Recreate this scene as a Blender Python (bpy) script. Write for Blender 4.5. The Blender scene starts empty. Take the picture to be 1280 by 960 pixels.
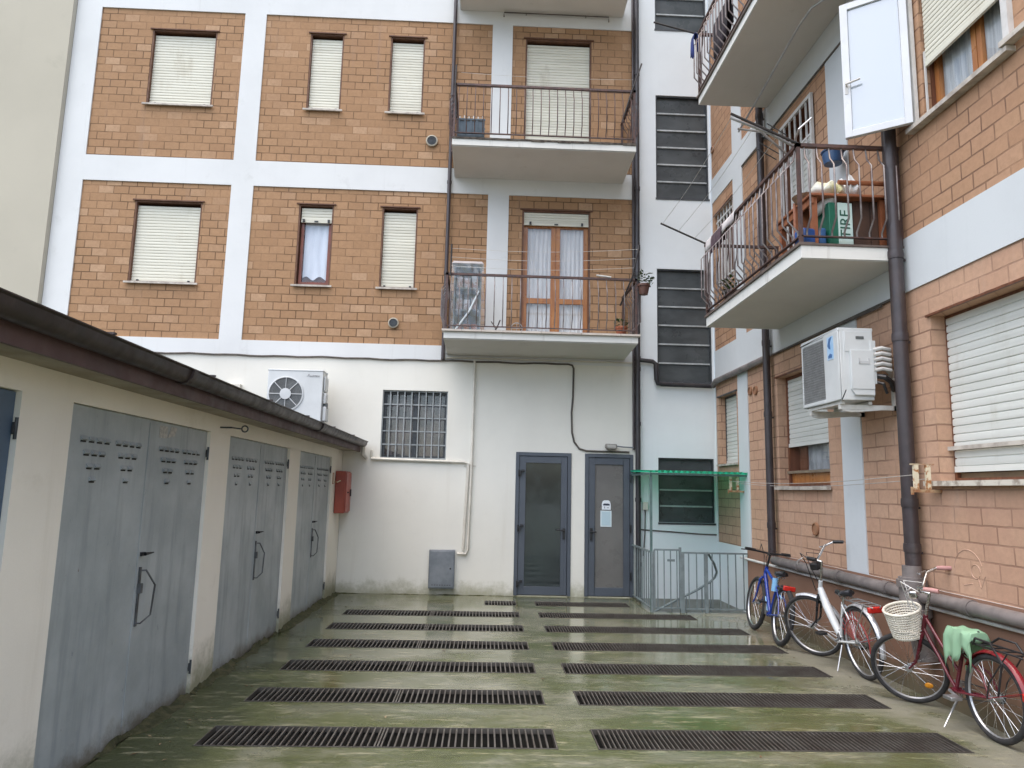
import bpy, bmesh, math, random
from mathutils import Vector, Matrix
random.seed(7)
scene = bpy.context.scene
COL = scene.collection
pi = math.pi
R = math.radians

# ------------------------------------------------------------------ mesh builder
class MB:
    """Collects faces; build() links them as one mesh object."""
    def __init__(self):
        self.v = []; self.f = []; self.T = None; self.k = 0; self.mi = []
    def add(self, vs, fs):
        n = len(self.v)
        if self.T is not None:
            vs = [self.T @ Vector(p) for p in vs]
        self.v += [tuple(p) for p in vs]
        self.f += [tuple(i + n for i in f) for f in fs]; self.mi += [self.k]*len(fs)
        return self
    def box(self, x0, x1, y0, y1, z0, z1):
        if x0 > x1: x0, x1 = x1, x0
        if y0 > y1: y0, y1 = y1, y0
        if z0 > z1: z0, z1 = z1, z0
        return self.add([(x0,y0,z0),(x1,y0,z0),(x1,y1,z0),(x0,y1,z0),(x0,y0,z1),(x1,y0,z1),(x1,y1,z1),(x0,y1,z1)],
                 [(0,3,2,1),(4,5,6,7),(0,1,5,4),(1,2,6,5),(2,3,7,6),(3,0,4,7)])
    def quad(self, a, b, c, d):
        return self.add([a,b,c,d],[(0,1,2,3)])
    def tube(self, pts, r, n=8, cap=True, closed=False):
        pts = [Vector(p) for p in pts]
        m = len(pts)
        rs = r if isinstance(r, (list, tuple)) else [r]*m
        tang = []
        for i in range(m):
            if closed:
                t = pts[(i+1) % m] - pts[i-1]
            else:
                t = pts[min(i+1, m-1)] - pts[max(i-1, 0)]
            tang.append(t.normalized() if t.length > 1e-9 else Vector((0,0,1)))
        ref = Vector((0,0,1)) if abs(tang[0].z) < .9 else Vector((1,0,0))
        a = (ref - tang[0]*ref.dot(tang[0])).normalized()
        vs = []; fs = []
        for i in range(m):
            a = a - tang[i]*a.dot(tang[i])
            if a.length < 1e-6: a = tang[i].orthogonal()
            a.normalize(); b = tang[i].cross(a)
            k = 1.0
            if 0 < i < m-1:
                d0 = (pts[i]-pts[i-1]).normalized()
                k = 1.0/max(.5, d0.dot(tang[i])) if (pts[i]-pts[i-1]).length > 1e-9 else 1.0
            for j in range(n):
                w = 2*pi*j/n
                vs.append(pts[i] + (a*math.cos(w) + b*math.sin(w))*rs[i]*(1 if k == 1 else min(k,1.15)))
        q = m if closed else m-1
        for i in range(q):
            i2 = (i+1) % m
            for j in range(n):
                fs.append((i*n+j, i*n+(j+1) % n, i2*n+(j+1) % n, i2*n+j))
        if cap and not closed:
            fs.append(tuple(range(n-1, -1, -1))); fs.append(tuple((m-1)*n+j for j in range(n)))
        return self.add(vs, fs)
    def bar(self, a, b, w, h):
        """rectangular bar from a to b, width w (horizontal) and height h"""
        a = Vector(a); b = Vector(b); t = (b-a).normalized()
        up = Vector((0,0,1)) if abs(t.z) < .95 else Vector((0,1,0))
        s = t.cross(up).normalized(); u = s.cross(t)
        vs = []
        for p in (a, b):
            for (i, j) in ((-1,-1),(1,-1),(1,1),(-1,1)):
                vs.append(p + s*i*w/2 + u*j*h/2)
        return self.add(vs, [(0,1,2,3),(7,6,5,4),(0,4,5,1),(1,5,6,2),(2,6,7,3),(3,7,4,0)])
    def lathe(self, prof, n=24, axis='z', o=(0,0,0), cap=True):
        """prof: list of (radius, height)"""
        vs = []; fs = []
        o = Vector(o)
        for (r, h) in prof:
            for j in range(n):
                w = 2*pi*j/n; c, s = r*math.cos(w), r*math.sin(w)
                p = {'z': (c, s, h), 'y': (s, h, c), 'x': (h, c, s)}[axis]
                vs.append(o + Vector(p))
        for i in range(len(prof)-1):
            for j in range(n):
                fs.append((i*n+j, i*n+(j+1) % n, (i+1)*n+(j+1) % n, (i+1)*n+j))
        if cap:
            fs.append(tuple(range(n-1,-1,-1))); fs.append(tuple((len(prof)-1)*n+j for j in range(n)))
        return self.add(vs, fs)
    def torus(self, c, Rr, r, axis='y', n=36, m=10):
        c = Vector(c); pts = []
        for i in range(n):
            w = 2*pi*i/n; a, b = Rr*math.cos(w), Rr*math.sin(w)
            pts.append(c + Vector({'y': (a, 0, b), 'z': (a, b, 0), 'x': (0, a, b)}[axis]))
        return self.tube(pts, r, m, closed=True)
    def ball(self, c, rx, ry=None, rz=None, n=12, m=8):
        ry = ry or rx; rz = rz or rx
        c = Vector(c); vs = [c + Vector((0,0,-rz))]; fs = []
        for i in range(1, m):
            t = -pi/2 + pi*i/m
            for j in range(n):
                w = 2*pi*j/n
                vs.append(c + Vector((rx*math.cos(t)*math.cos(w), ry*math.cos(t)*math.sin(w), rz*math.sin(t))))
        vs.append(c + Vector((0,0,rz)))
        for j in range(n): fs.append((0, 1+(j+1) % n, 1+j))
        for i in range(m-2):
            for j in range(n):
                a = 1+i*n; b = a+n
                fs.append((a+j, a+(j+1) % n, b+(j+1) % n, b+j))
        a = 1+(m-2)*n
        for j in range(n): fs.append((a+j, a+(j+1) % n, len(vs)-1))
        return self.add(vs, fs)
    def prism(self, poly, d0, d1, plane='xz'):
        """extrude a polygon given in two coordinates along the third"""
        n = len(poly); vs = []
        for d in (d0, d1):
            for (a, b) in poly:
                vs.append({'xz': (a, d, b), 'yz': (d, a, b), 'xy': (a, b, d)}[plane])
        fs = [tuple(range(n)), tuple(range(2*n-1, n-1, -1))]
        for i in range(n):
            j = (i+1) % n
            fs.append((i, i+n, j+n, j))
        return self.add(vs, fs)
    def sheet(self, x0, x1, z0, z1, holes=(), y=0.0, depth=.15, sides='lrtb'):
        """wall face at y with rectangular holes whose reveals go back by depth"""
        xs = sorted(set([x0,x1]+[c for h in holes for c in h[:2] if x0 < c < x1]))
        zs = sorted(set([z0,z1]+[c for h in holes for c in h[2:4] if z0 < c < z1]))
        for i in range(len(xs)-1):
            for k in range(len(zs)-1):
                cx, cz = (xs[i]+xs[i+1])/2, (zs[k]+zs[k+1])/2
                if any(h[0] < cx < h[1] and h[2] < cz < h[3] for h in holes): continue
                self.quad((xs[i],y,zs[k]),(xs[i+1],y,zs[k]),(xs[i+1],y,zs[k+1]),(xs[i],y,zs[k+1]))
        for h in holes:
            a, b, c, e = h[:4]; d = h[4] if len(h) > 4 else depth
            self.quad((a,y,c),(a,y,e),(a,y+d,e),(a,y+d,c))
            self.quad((b,y,e),(b,y,c),(b,y+d,c),(b,y+d,e))
            self.quad((a,y,e),(b,y,e),(b,y+d,e),(a,y+d,e))
            self.quad((b,y,c),(a,y,c),(a,y+d,c),(b,y+d,c))
        return self
    def build(self, name, mat, parent=None, smooth=True, bevel=0, kind=None, label=None, mats=None, weld=True):
        me = bpy.data.meshes.new(name)
        me.from_pydata(self.v, [], self.f)
        me.polygons.foreach_set('material_index', self.mi)
        bm = bmesh.new(); bm.from_mesh(me)
        if weld: bmesh.ops.remove_doubles(bm, verts=bm.verts, dist=1e-5)
        bmesh.ops.recalc_face_normals(bm, faces=bm.faces) if weld else None
        bm.to_mesh(me); bm.free()
        me.materials.append(mat)
        for x in (mats or []): me.materials.append(x)
        if smooth:
            for p in me.polygons: p.use_smooth = True
            me.set_sharp_from_angle(angle=R(38))
        o = bpy.data.objects.new(name, me); COL.objects.link(o)
        if parent is not None: o.parent = parent
        if bevel:
            md = o.modifiers.new('bevel', 'BEVEL'); md.width = bevel; md.segments = 2
            md.limit_method = 'ANGLE'; md.angle_limit = R(40)
        if kind: o['kind'] = kind
        if label: o['label'] = label
        return o

def tag(o, label=None, cat=None, group=None, kind=None):
    if label: o['label'] = label
    if cat: o['category'] = cat
    if group: o['group'] = group
    if kind: o['kind'] = kind
    return o

def thing(name, label, cat, frame=None, loc=(0,0,0), rz=0, group=None):
    o = bpy.data.objects.new(name, None); COL.objects.link(o)
    o.empty_display_size = .1
    o.matrix_world = (frame or Matrix()) @ Matrix.Translation(loc) @ Matrix.Rotation(rz, 4, 'Z')
    return tag(o, label, cat, group)

def kids(o): return [c for c in bpy.data.objects if c.parent == o]
def copy_tree(o, parent=None):
    c = o.copy(); COL.objects.link(c)
    if parent is not None:
        c.parent = parent; c.matrix_parent_inverse = o.matrix_parent_inverse.copy()
    for ch in kids(o): copy_tree(ch, c)
    return c

# wall frames: local x runs to the right when facing the wall, local y into the wall
FB = Matrix.Translation((0, 11.0, 0))
FR = Matrix.Translation((3.57, 0, 0)) @ Matrix.Rotation(-pi/2, 4, 'Z')
FL = Matrix.Translation((-2.13, 0, 0)) @ Matrix.Rotation(pi/2, 4, 'Z')

# ------------------------------------------------------------------ materials
def srgb(r, g, b):
    def c(u):
        u /= 255.
        return u/12.92 if u <= .04045 else ((u+.055)/1.055)**2.4
    return (c(r), c(g), c(b), 1)

class NT:
    def __init__(self, name):
        self.m = bpy.data.materials.new(name); self.m.use_nodes = True
        self.t = self.m.node_tree; self.n = self.t.nodes
        self.b = self.n['Principled BSDF']; self.out = self.n['Material Output']
        self.co = None
    def add(self, typ, **k):
        nd = self.n.new(typ)
        for a, v in k.items():
            if a in ('inp',):
                for s, val in v.items(): nd.inputs[s].default_value = val
            else: setattr(nd, a, v)
        return nd
    def link(self, a, b): self.t.links.new(a, b)
    def obj(self):
        if not self.co: self.co = self.add('ShaderNodeTexCoord')
        return self.co.outputs['Object']
    def mapping(self, scale=(1,1,1), loc=(0,0,0), src=None):
        mp = self.add('ShaderNodeMapping'); mp.inputs['Scale'].default_value = scale; mp.inputs['Location'].default_value = loc
        self.link(src or self.obj(), mp.inputs['Vector']); return mp.outputs[0]
    def noise(self, scale, detail=5, rough=.6, vec=None, dist=0):
        nd = self.add('ShaderNodeTexNoise'); nd.inputs['Scale'].default_value = scale
        nd.inputs['Detail'].default_value = detail; nd.inputs['Roughness'].default_value = rough
        nd.inputs['Distortion'].default_value = dist
        self.link(vec or self.obj(), nd.inputs['Vector']); return nd.outputs['Fac']
    def ramp(self, fac, p0, p1, v0=0., v1=1.):
        mr = self.add('ShaderNodeMapRange'); mr.interpolation_type = 'SMOOTHSTEP'
        for s, v in (('From Min', p0), ('From Max', p1), ('To Min', v0), ('To Max', v1)): mr.inputs[s].default_value = v
        self.link(fac, mr.inputs['Value']); return mr.outputs[0]
    def mix(self, fac, a, b, typ='MIX'):
        mx = self.add('ShaderNodeMix', data_type='RGBA', blend_type=typ)
        for sock, v in ((mx.inputs[0], fac), (mx.inputs[6], a), (mx.inputs[7], b)):
            if hasattr(v, 'is_linked') or hasattr(v, 'links'): self.link(v, sock)
            else: sock.default_value = v
        return mx.outputs[2]
    def math(self, op, a, b=None):
        m = self.add('ShaderNodeMath', operation=op)
        for i, v in enumerate((a, b)):
            if v is None: continue
            if hasattr(v, 'links'): self.link(v, m.inputs[i])
            else: m.inputs[i].default_value = v
        return m.outputs[0]
    def bump(self, h, strength=.2, dist=.01):
        bp = self.add('ShaderNodeBump'); bp.inputs['Strength'].default_value = strength; bp.inputs['Distance'].default_value = dist
        self.link(h, bp.inputs['Height']); self.link(bp.outputs[0], self.b.inputs['Normal'])
    def setc(self, c): self.link(c, self.b.inputs['Base Color'])
    def setr(self, r):
        if hasattr(r, 'links'): self.link(r, self.b.inputs['Roughness'])
        else: self.b.inputs['Roughness'].default_value = r

def pm(name, c1, c2=None, scale=6., rough=.6, metal=0., bump=0., bscale=None, stretch=(1,1,1), lo=.35, hi=.65, spec=None, dirt=None, dscale=2.5, damt=.6):
    t = NT(name)
    t.b.inputs['Metallic'].default_value = metal
    if spec is not None: t.b.inputs['Specular IOR Level'].default_value = spec
    c2 = c2 or tuple(list(x*.8 for x in c1[:3])+[1])
    v = t.mapping(stretch)
    f = t.noise(scale, vec=v)
    c = t.mix(t.ramp(f, lo, hi), c1, c2)
    if dirt:
        d = t.ramp(t.noise(dscale, 8, .7, vec=t.mapping((1,1,.35))), .55, .75, 0, damt)
        c = t.mix(d, c, dirt)
    t.setc(c)
    t.setr(t.ramp(t.noise(scale*2.3, 4), .3, .7, max(.03, rough-.1), min(1, rough+.1)))
    if bump: t.bump(t.noise(bscale or scale*8, 6), bump, .01)
    return t.m

def plaster(name, base, stain, streak=.35, patch=.25, sc=1.0, dirt_z=None, green=None):
    """painted render: soft large blotches, vertical rain streaks, fine grain"""
    t = NT(name)
    v2 = tuple(list(x*.93 for x in base[:3])+[1])
    c = t.mix(t.ramp(t.noise(.9*sc, 6, .6), .35, .7), base, v2)
    st = t.ramp(t.noise(1.0, 7, .65, vec=t.mapping((5*sc, 5*sc, .32*sc))), .56, .78, 0, streak)
    c = t.mix(st, c, stain)
    pa = t.ramp(t.noise(2.7*sc, 9, .72, vec=t.mapping((1,1,1),(3.1,1.7,.4))), .58, .72, 0, patch)
    c = t.mix(pa, c, stain)
    if dirt_z:      # splash dirt that sits above the ground line, ragged by noise
        z0, z1, col = dirt_z
        sp = t.add('ShaderNodeSeparateXYZ'); t.link(t.obj(), sp.inputs[0])
        h = t.math('ADD', sp.outputs['Z'], t.math('MULTIPLY', t.math('SUBTRACT', t.noise(4, 8, .75), .5), .55))
        c = t.mix(t.ramp(h, z0, z1, .8, 0), c, col)
    t.setc(c); t.setr(.85); t.b.inputs['Specular IOR Level'].default_value = .25
    t.bump(t.noise(60*sc, 6, .7), .25, .004)
    return t.m

def brick(name, ca, cb, mortar, w=.24, h=.1275, light=None, blotch=None, off=(0,0), msize=.008, bl=.35, stainc=None):
    t = NT(name)
    sp = t.add('ShaderNodeSeparateXYZ'); t.link(t.obj(), sp.inputs[0])
    cb_ = t.add('ShaderNodeCombineXYZ')
    xx = t.math('ADD', sp.outputs['X'], sp.outputs['Y'])      # reveals keep a running bond too
    t.link(t.math('ADD', xx, 50+off[0]), cb_.inputs[0]); t.link(t.math('ADD', sp.outputs['Z'], off[1]), cb_.inputs[1])
    # small wobble so that the joints are not ruler straight
    wob = t.add('ShaderNodeTexNoise'); wob.inputs['Scale'].default_value = 7; wob.inputs['Detail'].default_value = 3
    t.link(t.obj(), wob.inputs['Vector'])
    vm = t.add('ShaderNodeVectorMath', operation='MULTIPLY_ADD'); vm.inputs[1].default_value = (.012,.012,0)
    t.link(wob.outputs['Color'], vm.inputs[0]); t.link(cb_.outputs[0], vm.inputs[2])
    def bt(c1, c2, cm, bias=0):
        b = t.add('ShaderNodeTexBrick'); b.offset = .5; b.squash = 1
        b.inputs['Scale'].default_value = 1; b.inputs['Brick Width'].default_value = w; b.inputs['Row Height'].default_value = h
        b.inputs['Mortar Size'].default_value = msize; b.inputs['Mortar Smooth'].default_value = .25; b.inputs['Bias'].default_value = bias
        for s, cc in (('Color1', c1), ('Color2', c2), ('Mortar', cm)): b.inputs[s].default_value = cc
        t.link(vm.outputs[0], b.inputs['Vector']); return b
    b1 = bt(ca, cb, mortar)
    c = b1.outputs['Color']
    if light:
        rnd = bt((0,0,0,1), (1,1,1,1), (0,0,0,1), -.25)
        rv = t.ramp(rnd.outputs['Color'], .40, .95, 0, 1.)
        c = t.mix(rv, c, light)
    # the mortar comes and goes: in places it is flush and painted over
    fade = t.ramp(t.noise(1.7, 5, .6, vec=t.mapping((1,1,1),(9,2,5))), .40, .66, .0, .75)
    mm = t.math('MULTIPLY', b1.outputs['Fac'], fade)
    c = t.mix(mm, c, ca)
    g = t.noise(22, 8, .75)
    c = t.mix(t.ramp(g, .3, .75, 0, .5), c, tuple(list(x*.62 for x in ca[:3])+[1]))
    if blotch:
        c = t.mix(t.ramp(t.noise(1.1, 7, .65), .5, .72, 0, bl), c, blotch)
    if stainc:
        st = t.ramp(t.noise(1, 8, .7, vec=t.mapping((4,4,.4),(2,7,1))), .55, .78, 0, .6)
        c = t.mix(st, c, stainc)
    t.setc(c); t.setr(.88); t.b.inputs['Specular IOR Level'].default_value = .25
    hgt = t.math('ADD', t.math('MULTIPLY', b1.outputs['Fac'], -1.0), t.math('MULTIPLY', t.noise(45, 6, .7), .5))
    t.bump(hgt, .5, .006)
    return t.m

def glass(name, tint=(1,1,1,1), refl=.12, rough=.02, body=None, opac=0.):
    t = NT(name); t.n.remove(t.b)
    tr = t.add('ShaderNodeBsdfTransparent'); tr.inputs[0].default_value = tint
    gl = t.add('ShaderNodeBsdfGlossy'); gl.inputs['Roughness'].default_value = rough
    fr = t.add('ShaderNodeLayerWeight'); fr.inputs[0].default_value = .5
    fac = t.math('ADD', t.math('MULTIPLY', t.math('POWER', fr.outputs['Facing'], 5.0), .85), .02+refl)
    base = tr.outputs[0]
    if body:
        df = t.add('ShaderNodeBsdfDiffuse'); df.inputs[0].default_value = body
        mx = t.add('ShaderNodeMixShader'); mx.inputs[0].default_value = opac
        t.link(base, mx.inputs[1]); t.link(df.outputs[0], mx.inputs[2]); base = mx.outputs[0]
    m2 = t.add('ShaderNodeMixShader')
    t.link(fac, m2.inputs[0]); t.link(base, m2.inputs[1]); t.link(gl.outputs[0], m2.inputs[2])
    t.link(m2.outputs[0], t.out.inputs[0])
    return t.m

def translucent(name, col, rough=.4, amt=.6, dk=1.):
    t = NT(name)
    tl = t.add('ShaderNodeBsdfTranslucent'); tl.inputs[0].default_value = col
    t.setr(rough); t.b.inputs['Base Color'].default_value = tuple(x*dk for x in col[:3])+(1,)
    mx = t.add('ShaderNodeMixShader'); mx.inputs[0].default_value = amt
    t.link(t.b.outputs[0], mx.inputs[1]); t.link(tl.outputs[0], mx.inputs[2]); t.link(mx.outputs[0], t.out.inputs[0])
    return t.m

def c3(*a): return tuple(a)+(1,)
WHITE   = plaster('white_paint', c3(.655,.668,.66), c3(.40,.40,.37), .30, .2)
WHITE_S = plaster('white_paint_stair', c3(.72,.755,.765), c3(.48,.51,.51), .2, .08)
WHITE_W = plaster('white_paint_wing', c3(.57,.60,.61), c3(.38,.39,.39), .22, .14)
CREAM   = plaster('cream_render', c3(.735,.72,.65), c3(.52,.48,.39), .20, .14, dirt_z=(-.02,.24,c3(.30,.29,.19)))
GARW    = plaster('garage_render', c3(.84,.80,.71), c3(.56,.51,.41), .28, .22, dirt_z=(.02,.40,c3(.13,.14,.06)))
NEIGH   = plaster('beige_render', c3(.455,.425,.345), c3(.355,.33,.265), .30, .40, .6)
SOFFIT  = plaster('soffit_paint', c3(.62,.60,.56), c3(.40,.37,.32), .05, .35, 1.4)
SLABW   = plaster('slab_edge_paint', c3(.70,.70,.66), c3(.20,.17,.13), .6, .3, 1.6)
DADO    = plaster('brown_plaster', c3(.27,.155,.105), c3(.19,.12,.085), .65, .45, 1.3, dirt_z=(.0,.30,c3(.10,.10,.06)))
BRK_B   = brick('hollow_brick', c3(.395,.238,.132), c3(.325,.19,.102), c3(.105,.06,.033), light=c3(.53,.355,.225), blotch=c3(.30,.172,.096), w=.237, h=.1285, stainc=c3(.30,.20,.14))
BRK_R   = brick('hollow_brick_side', c3(.53,.335,.228), c3(.46,.28,.185), c3(.24,.14,.095), light=c3(.59,.39,.27), blotch=c3(.40,.225,.16), w=.30, h=.128, off=(.1,.03), stainc=c3(.44,.315,.245))
BRK_RU  = brick('hollow_brick_upper', c3(.44,.265,.16), c3(.37,.21,.125), c3(.16,.09,.06), light=c3(.53,.335,.215), blotch=c3(.35,.195,.12), w=.25, h=.1285, off=(.05,.01))
BROWNREV= pm('brown_reveal', c3(.10,.045,.025), c3(.14,.065,.035), 8, .7)
SHUT    = pm('cream_shutter', c3(.665,.65,.545), c3(.53,.515,.425), 1.2, .45, dirt=c3(.40,.36,.26), dscale=3, damt=.5, stretch=(.35,.35,17), lo=.3, hi=.75)
SHUTW   = pm('white_shutter', c3(.64,.65,.61), c3(.52,.53,.49), 1.2, .42, dirt=c3(.40,.38,.31), dscale=3, damt=.45, stretch=(.35,.35,14), lo=.3, hi=.75)
SILL    = pm('stone_sill', c3(.52,.48,.42), c3(.34,.30,.26), 9, .7, bump=.1)
WOOD    = pm('varnished_wood', c3(.40,.17,.05), c3(.30,.11,.03), 4, .35, stretch=(6,6,.7))
WOODD   = pm('dark_window_wood', c3(.16,.06,.03), c3(.11,.04,.02), 4, .4, stretch=(6,6,.7))
CURT    = pm('net_curtain', c3(.66,.65,.63), c3(.47,.47,.46), 5, .9, stretch=(7,7,.4), lo=.3, hi=.7)
DARK    = pm('slot_dark', c3(.02,.02,.022), c3(.03,.03,.03), 3, .8)
GLASS   = glass('window_glass', refl=.03)
STAIRG  = pm('dark_ribbed_glass', c3(.078,.086,.088), c3(.052,.058,.060), 2.2, .34, stretch=(1,1,2), spec=.35)
STEELD  = pm('dark_steel', c3(.045,.05,.055), c3(.07,.075,.08), 10, .45, metal=.3)
BARLT   = pm('pale_glazing_bar', c3(.42,.44,.44), c3(.30,.32,.32), 10, .5)
IRON    = pm('railing_iron', c3(.060,.042,.040), c3(.11,.060,.050), 14, .55, metal=.2)
IRONLIT   = pm('lit_railing_iron', c3(.24,.215,.205), c3(.13,.10,.095), 9, .4, metal=.4)  # railing iron made paler: the light caught by the bars is in its colour
IRONB   = pm('black_iron', c3(.018,.017,.018), c3(.035,.028,.026), 14, .5)
PIPEB   = pm('brown_drainpipe', c3(.050,.038,.040), c3(.038,.030,.031), 5, .38, dirt=c3(.12,.095,.08), dscale=3, damt=.5)
PIPEBK  = pm('black_drainpipe', c3(.022,.020,.024), c3(.04,.035,.036), 5, .4)
PIPEG   = pm('grey_waste_pipe', c3(.20,.175,.165), c3(.13,.115,.11), 5, .5, dirt=c3(.08,.07,.065), dscale=5, damt=.7)
PIPEW   = pm('white_conduit', c3(.60,.59,.57), c3(.50,.49,.46), 6, .45)
PIPEC   = pm('cream_conduit', c3(.66,.63,.55), c3(.56,.53,.46), 6, .5)
CABLE   = pm('dark_cable', c3(.06,.052,.045), c3(.10,.085,.07), 8, .6)
ANTHR   = pm('anthracite_aluminium', c3(.075,.088,.108), c3(.067,.079,.098), 3, .38)
FROST   = pm('frosted_panel', c3(.155,.148,.138), c3(.125,.120,.112), 1.4, .34, spec=.4)
DOORGL  = pm('dark_door_glass', c3(.028,.038,.036), c3(.020,.026,.026), 1.5, .06, spec=.6)
GUTT    = pm('brown_gutter', c3(.040,.026,.024), c3(.026,.018,.017), 5, .42, dirt=c3(.10,.08,.07), dscale=6, damt=.5)
FASC    = pm('purple_brown_fascia', c3(.115,.066,.064), c3(.085,.050,.050), 4, .55, dirt=c3(.05,.035,.033), dscale=3, damt=.6)
ROOFM   = pm('roof_felt', c3(.10,.095,.09), c3(.06,.06,.06), 4, .9, bump=.2)
RUSTW   = pm('rusty_white_paint', c3(.66,.58,.42), c3(.36,.15,.05), 22, .65, lo=.48, hi=.6)
ZINC    = pm('zinc_grey', c3(.22,.24,.26), c3(.16,.18,.20), 5, .5, metal=.2, dirt=c3(.12,.12,.12), dscale=5, damt=.4)
ACW     = pm('air_conditioner_white', c3(.57,.59,.585), c3(.52,.54,.535), 3, .4)
ACG     = pm('air_conditioner_grey', c3(.10,.11,.11), c3(.07,.075,.075), 10, .55)
BLACKP  = pm('black_plastic', c3(.012,.012,.013), c3(.022,.022,.024), 12, .45)
RUBBER  = pm('tyre_rubber', c3(.018,.018,.019), c3(.035,.034,.034), 20, .8)
CHROME  = pm('bright_metal', c3(.62,.62,.62), c3(.48,.48,.47), 12, .25, metal=1.)
ALU     = pm('dull_aluminium', c3(.50,.51,.52), c3(.40,.41,.42), 12, .38, metal=.85)
# ------------------------------------------------------------------ pieces shared by the buildings
def shutter_mb(x0, x1, z0, z1, y, pitch=.048, bar=True):
    m = MB(); n = max(2, int(round((z1-z0)/pitch))); p = (z1-z0)/n
    prof = []
    for i in range(n):
        z = z0+i*p
        prof += [(y+.006, z), (y-.002, z+.10*p), (y-.004, z+.5*p), (y-.001, z+.9*p)]
    prof.append((y+.006, z1))
    vs = []; fs = []
    for (a, b) in prof: vs += [(x0, a, b), (x1, a, b)]
    for i in range(len(prof)-1): fs.append((2*i, 2*i+1, 2*i+3, 2*i+2))
    m.add(vs, fs)
    if bar: m.box(x0, x1, y-.012, y+.012, z0-.045, z0)
    return m

def pegs(x0, x1, z, y, parent):
    for fx in (.1, .9): MB().box(x0+(x1-x0)*fx-.016, x0+(x1-x0)*fx+.016, y-.035, y-.0125, z+.005, z+.05).build('shutter_stop', BLACKP, parent)
    MB().box((x0+x1)/2-.03, (x0+x1)/2+.03, y-.022, y-.0125, z+.01, z+.03).build('shutter_lock', BLACKP, parent)

def liner(m, x0, x1, z0, z1, ya, yb, w=.03, bottom=True):
    e = .002
    m.box(x0+e, x0+w, ya, yb, z0+e, z1-e); m.box(x1-w, x1-e, ya, yb, z0+e, z1-e)
    m.box(x0+w, x1-w, ya, yb, z1-w, z1-e)
    if bottom: m.box(x0+w, x1-w, ya, yb, z0+e, z0+w)

def sill_mb(x0, x1, z, out=.032, h=.024, back=.12, ov=.04):
    return MB().box(x0-ov, x1+ov, -out, -.003, z-h, z+.004).box(x0+.002, x1-.002, -.003, back, z-h+.01, z+.003)

def lintel(m, x0, x1, z1, y=.018, ov=.035):
    m.box(x0-ov, x1+ov, y-.022, y-.002, z1-.004, z1+.014)

def curtain_mb(x0, x1, z0, z1, y, amp=.018, waves=9, gather=0):
    m = MB(); n = waves*6; vs = []; fs = []; rows = 8
    for k in range(rows+1):
        t = k/rows; z = z0+(z1-z0)*t
        for i in range(n+1):
            s = i/n
            x = x0+(x1-x0)*s + gather*(1-t)*math.sin(s*pi)*.02
            vs.append((x, y+amp*math.sin(s*waves*2*pi+.8*math.sin(3*t))*(.6+.4*(1-t)), z + (0 if k else .03*math.sin(s*11))))
    for k in range(rows):
        for i in range(n):
            a = k*(n+1)+i; fs.append((a, a+1, a+n+2, a+n+1))
    return m.add(vs, fs)

def railing_mb(path, z0, zt, pitch=.122, belly=.075, top=(.042,.03), jog=.02, r=.0065):
    """path: list of (x, y, nx, ny) corner points with the outward normal of the run that STARTS there"""
    m = MB(); mb_ = MB()
    for i in range(len(path)-1):
        a = Vector((path[i][0], path[i][1], 0)); b = Vector((path[i+1][0], path[i+1][1], 0))
        nrm = Vector((path[i][2], path[i][3], 0)); t = (b-a).normalized(); L = (b-a).length
        m.bar(a-t*top[0]/2+Vector((0,0,zt)), b+t*top[0]/2+Vector((0,0,zt)), top[0], top[1])
        m.bar(a+Vector((0,0,z0+.07)), b+Vector((0,0,z0+.07)), .03, .012)
        n = max(2, int(round(L/pitch)))
        for k in range(n):
            p = a+t*(L*(k+.5)/n)
            o = [(0, z0+.07), (0, z0+.12), (belly, z0+.22), (belly, zt-.20), (jog, zt-.12), (jog*.2, zt-.03), (0, zt)]
            mb_.tube([p+nrm*d+Vector((0,0,z)) for d, z in o], r, 6, cap=False)
        for q in (a, b):
            m.bar(q+Vector((0,0,z0)), q+Vector((0,0,zt)), .03, .03)
    return m, mb_

# ------------------------------------------------------------------ back apartment building
HB = 12.6
bb = thing('apartment_building', 'white framed apartment building with tan brick panels and two railed balconies across the courtyard end', 'building', FB)
PX = [(-6.43,-4.12), (-3.775,-.05), (.285,2.305)]
PZ = [(3.745,6.24), (6.66,9.215)]
WIN = []          # openings (x0,x1,z0,z1)
for (wa, wb, na, nb) in ((4.61,5.94,4.64,5.97), (7.56,8.87,7.575,8.925)):
    WIN.append([(-5.59,-4.55,wa,wb), (-3.04,-2.49,na,nb), (-1.725,-1.16,na,nb)])
BALD = [(.505,1.605,3.755,6.01), (.505,1.605,6.655,9.0)]
GRD = (-1.575,-.58,1.985,3.03)
DL = (.485,1.335,.012,2.13); DR = (1.54,2.285,.012,2.13)
w = MB()
w.sheet(-6.83, 2.33, 3.50, HB, [(a, b, c, d, .02) for (a, b) in PX for (c, d) in PZ], 0)
w.box(-6.83, 3.6, .42, 8, -2.3, HB-.02)
w.box(-6.95, 3.7, -.12, 8.1, HB-.02, HB+.25)
w.build('wall', WHITE, bb)
g = MB().sheet(-6.83, 2.33, -.1, 3.50, [GRD+(.16,), DL+(.10,), DR+(.10,)], 0.0)
g.box(DL[0], DR[1], .10, .13, -.1, 2.2)
g.build('ground_floor_wall', CREAM, bb)
STW = [(2.67,3.535,1.12,2.095), (2.67,3.535,3.275,5.10), (2.67,3.535,6.29,8.075), (2.67,3.535,9.27,11.1)]
MB().sheet(2.33, 3.568, -2.3, HB-.03, [s+(.10,) for s in STW], 0.0).build('stairwell_wall', WHITE_S, bb)
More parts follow.
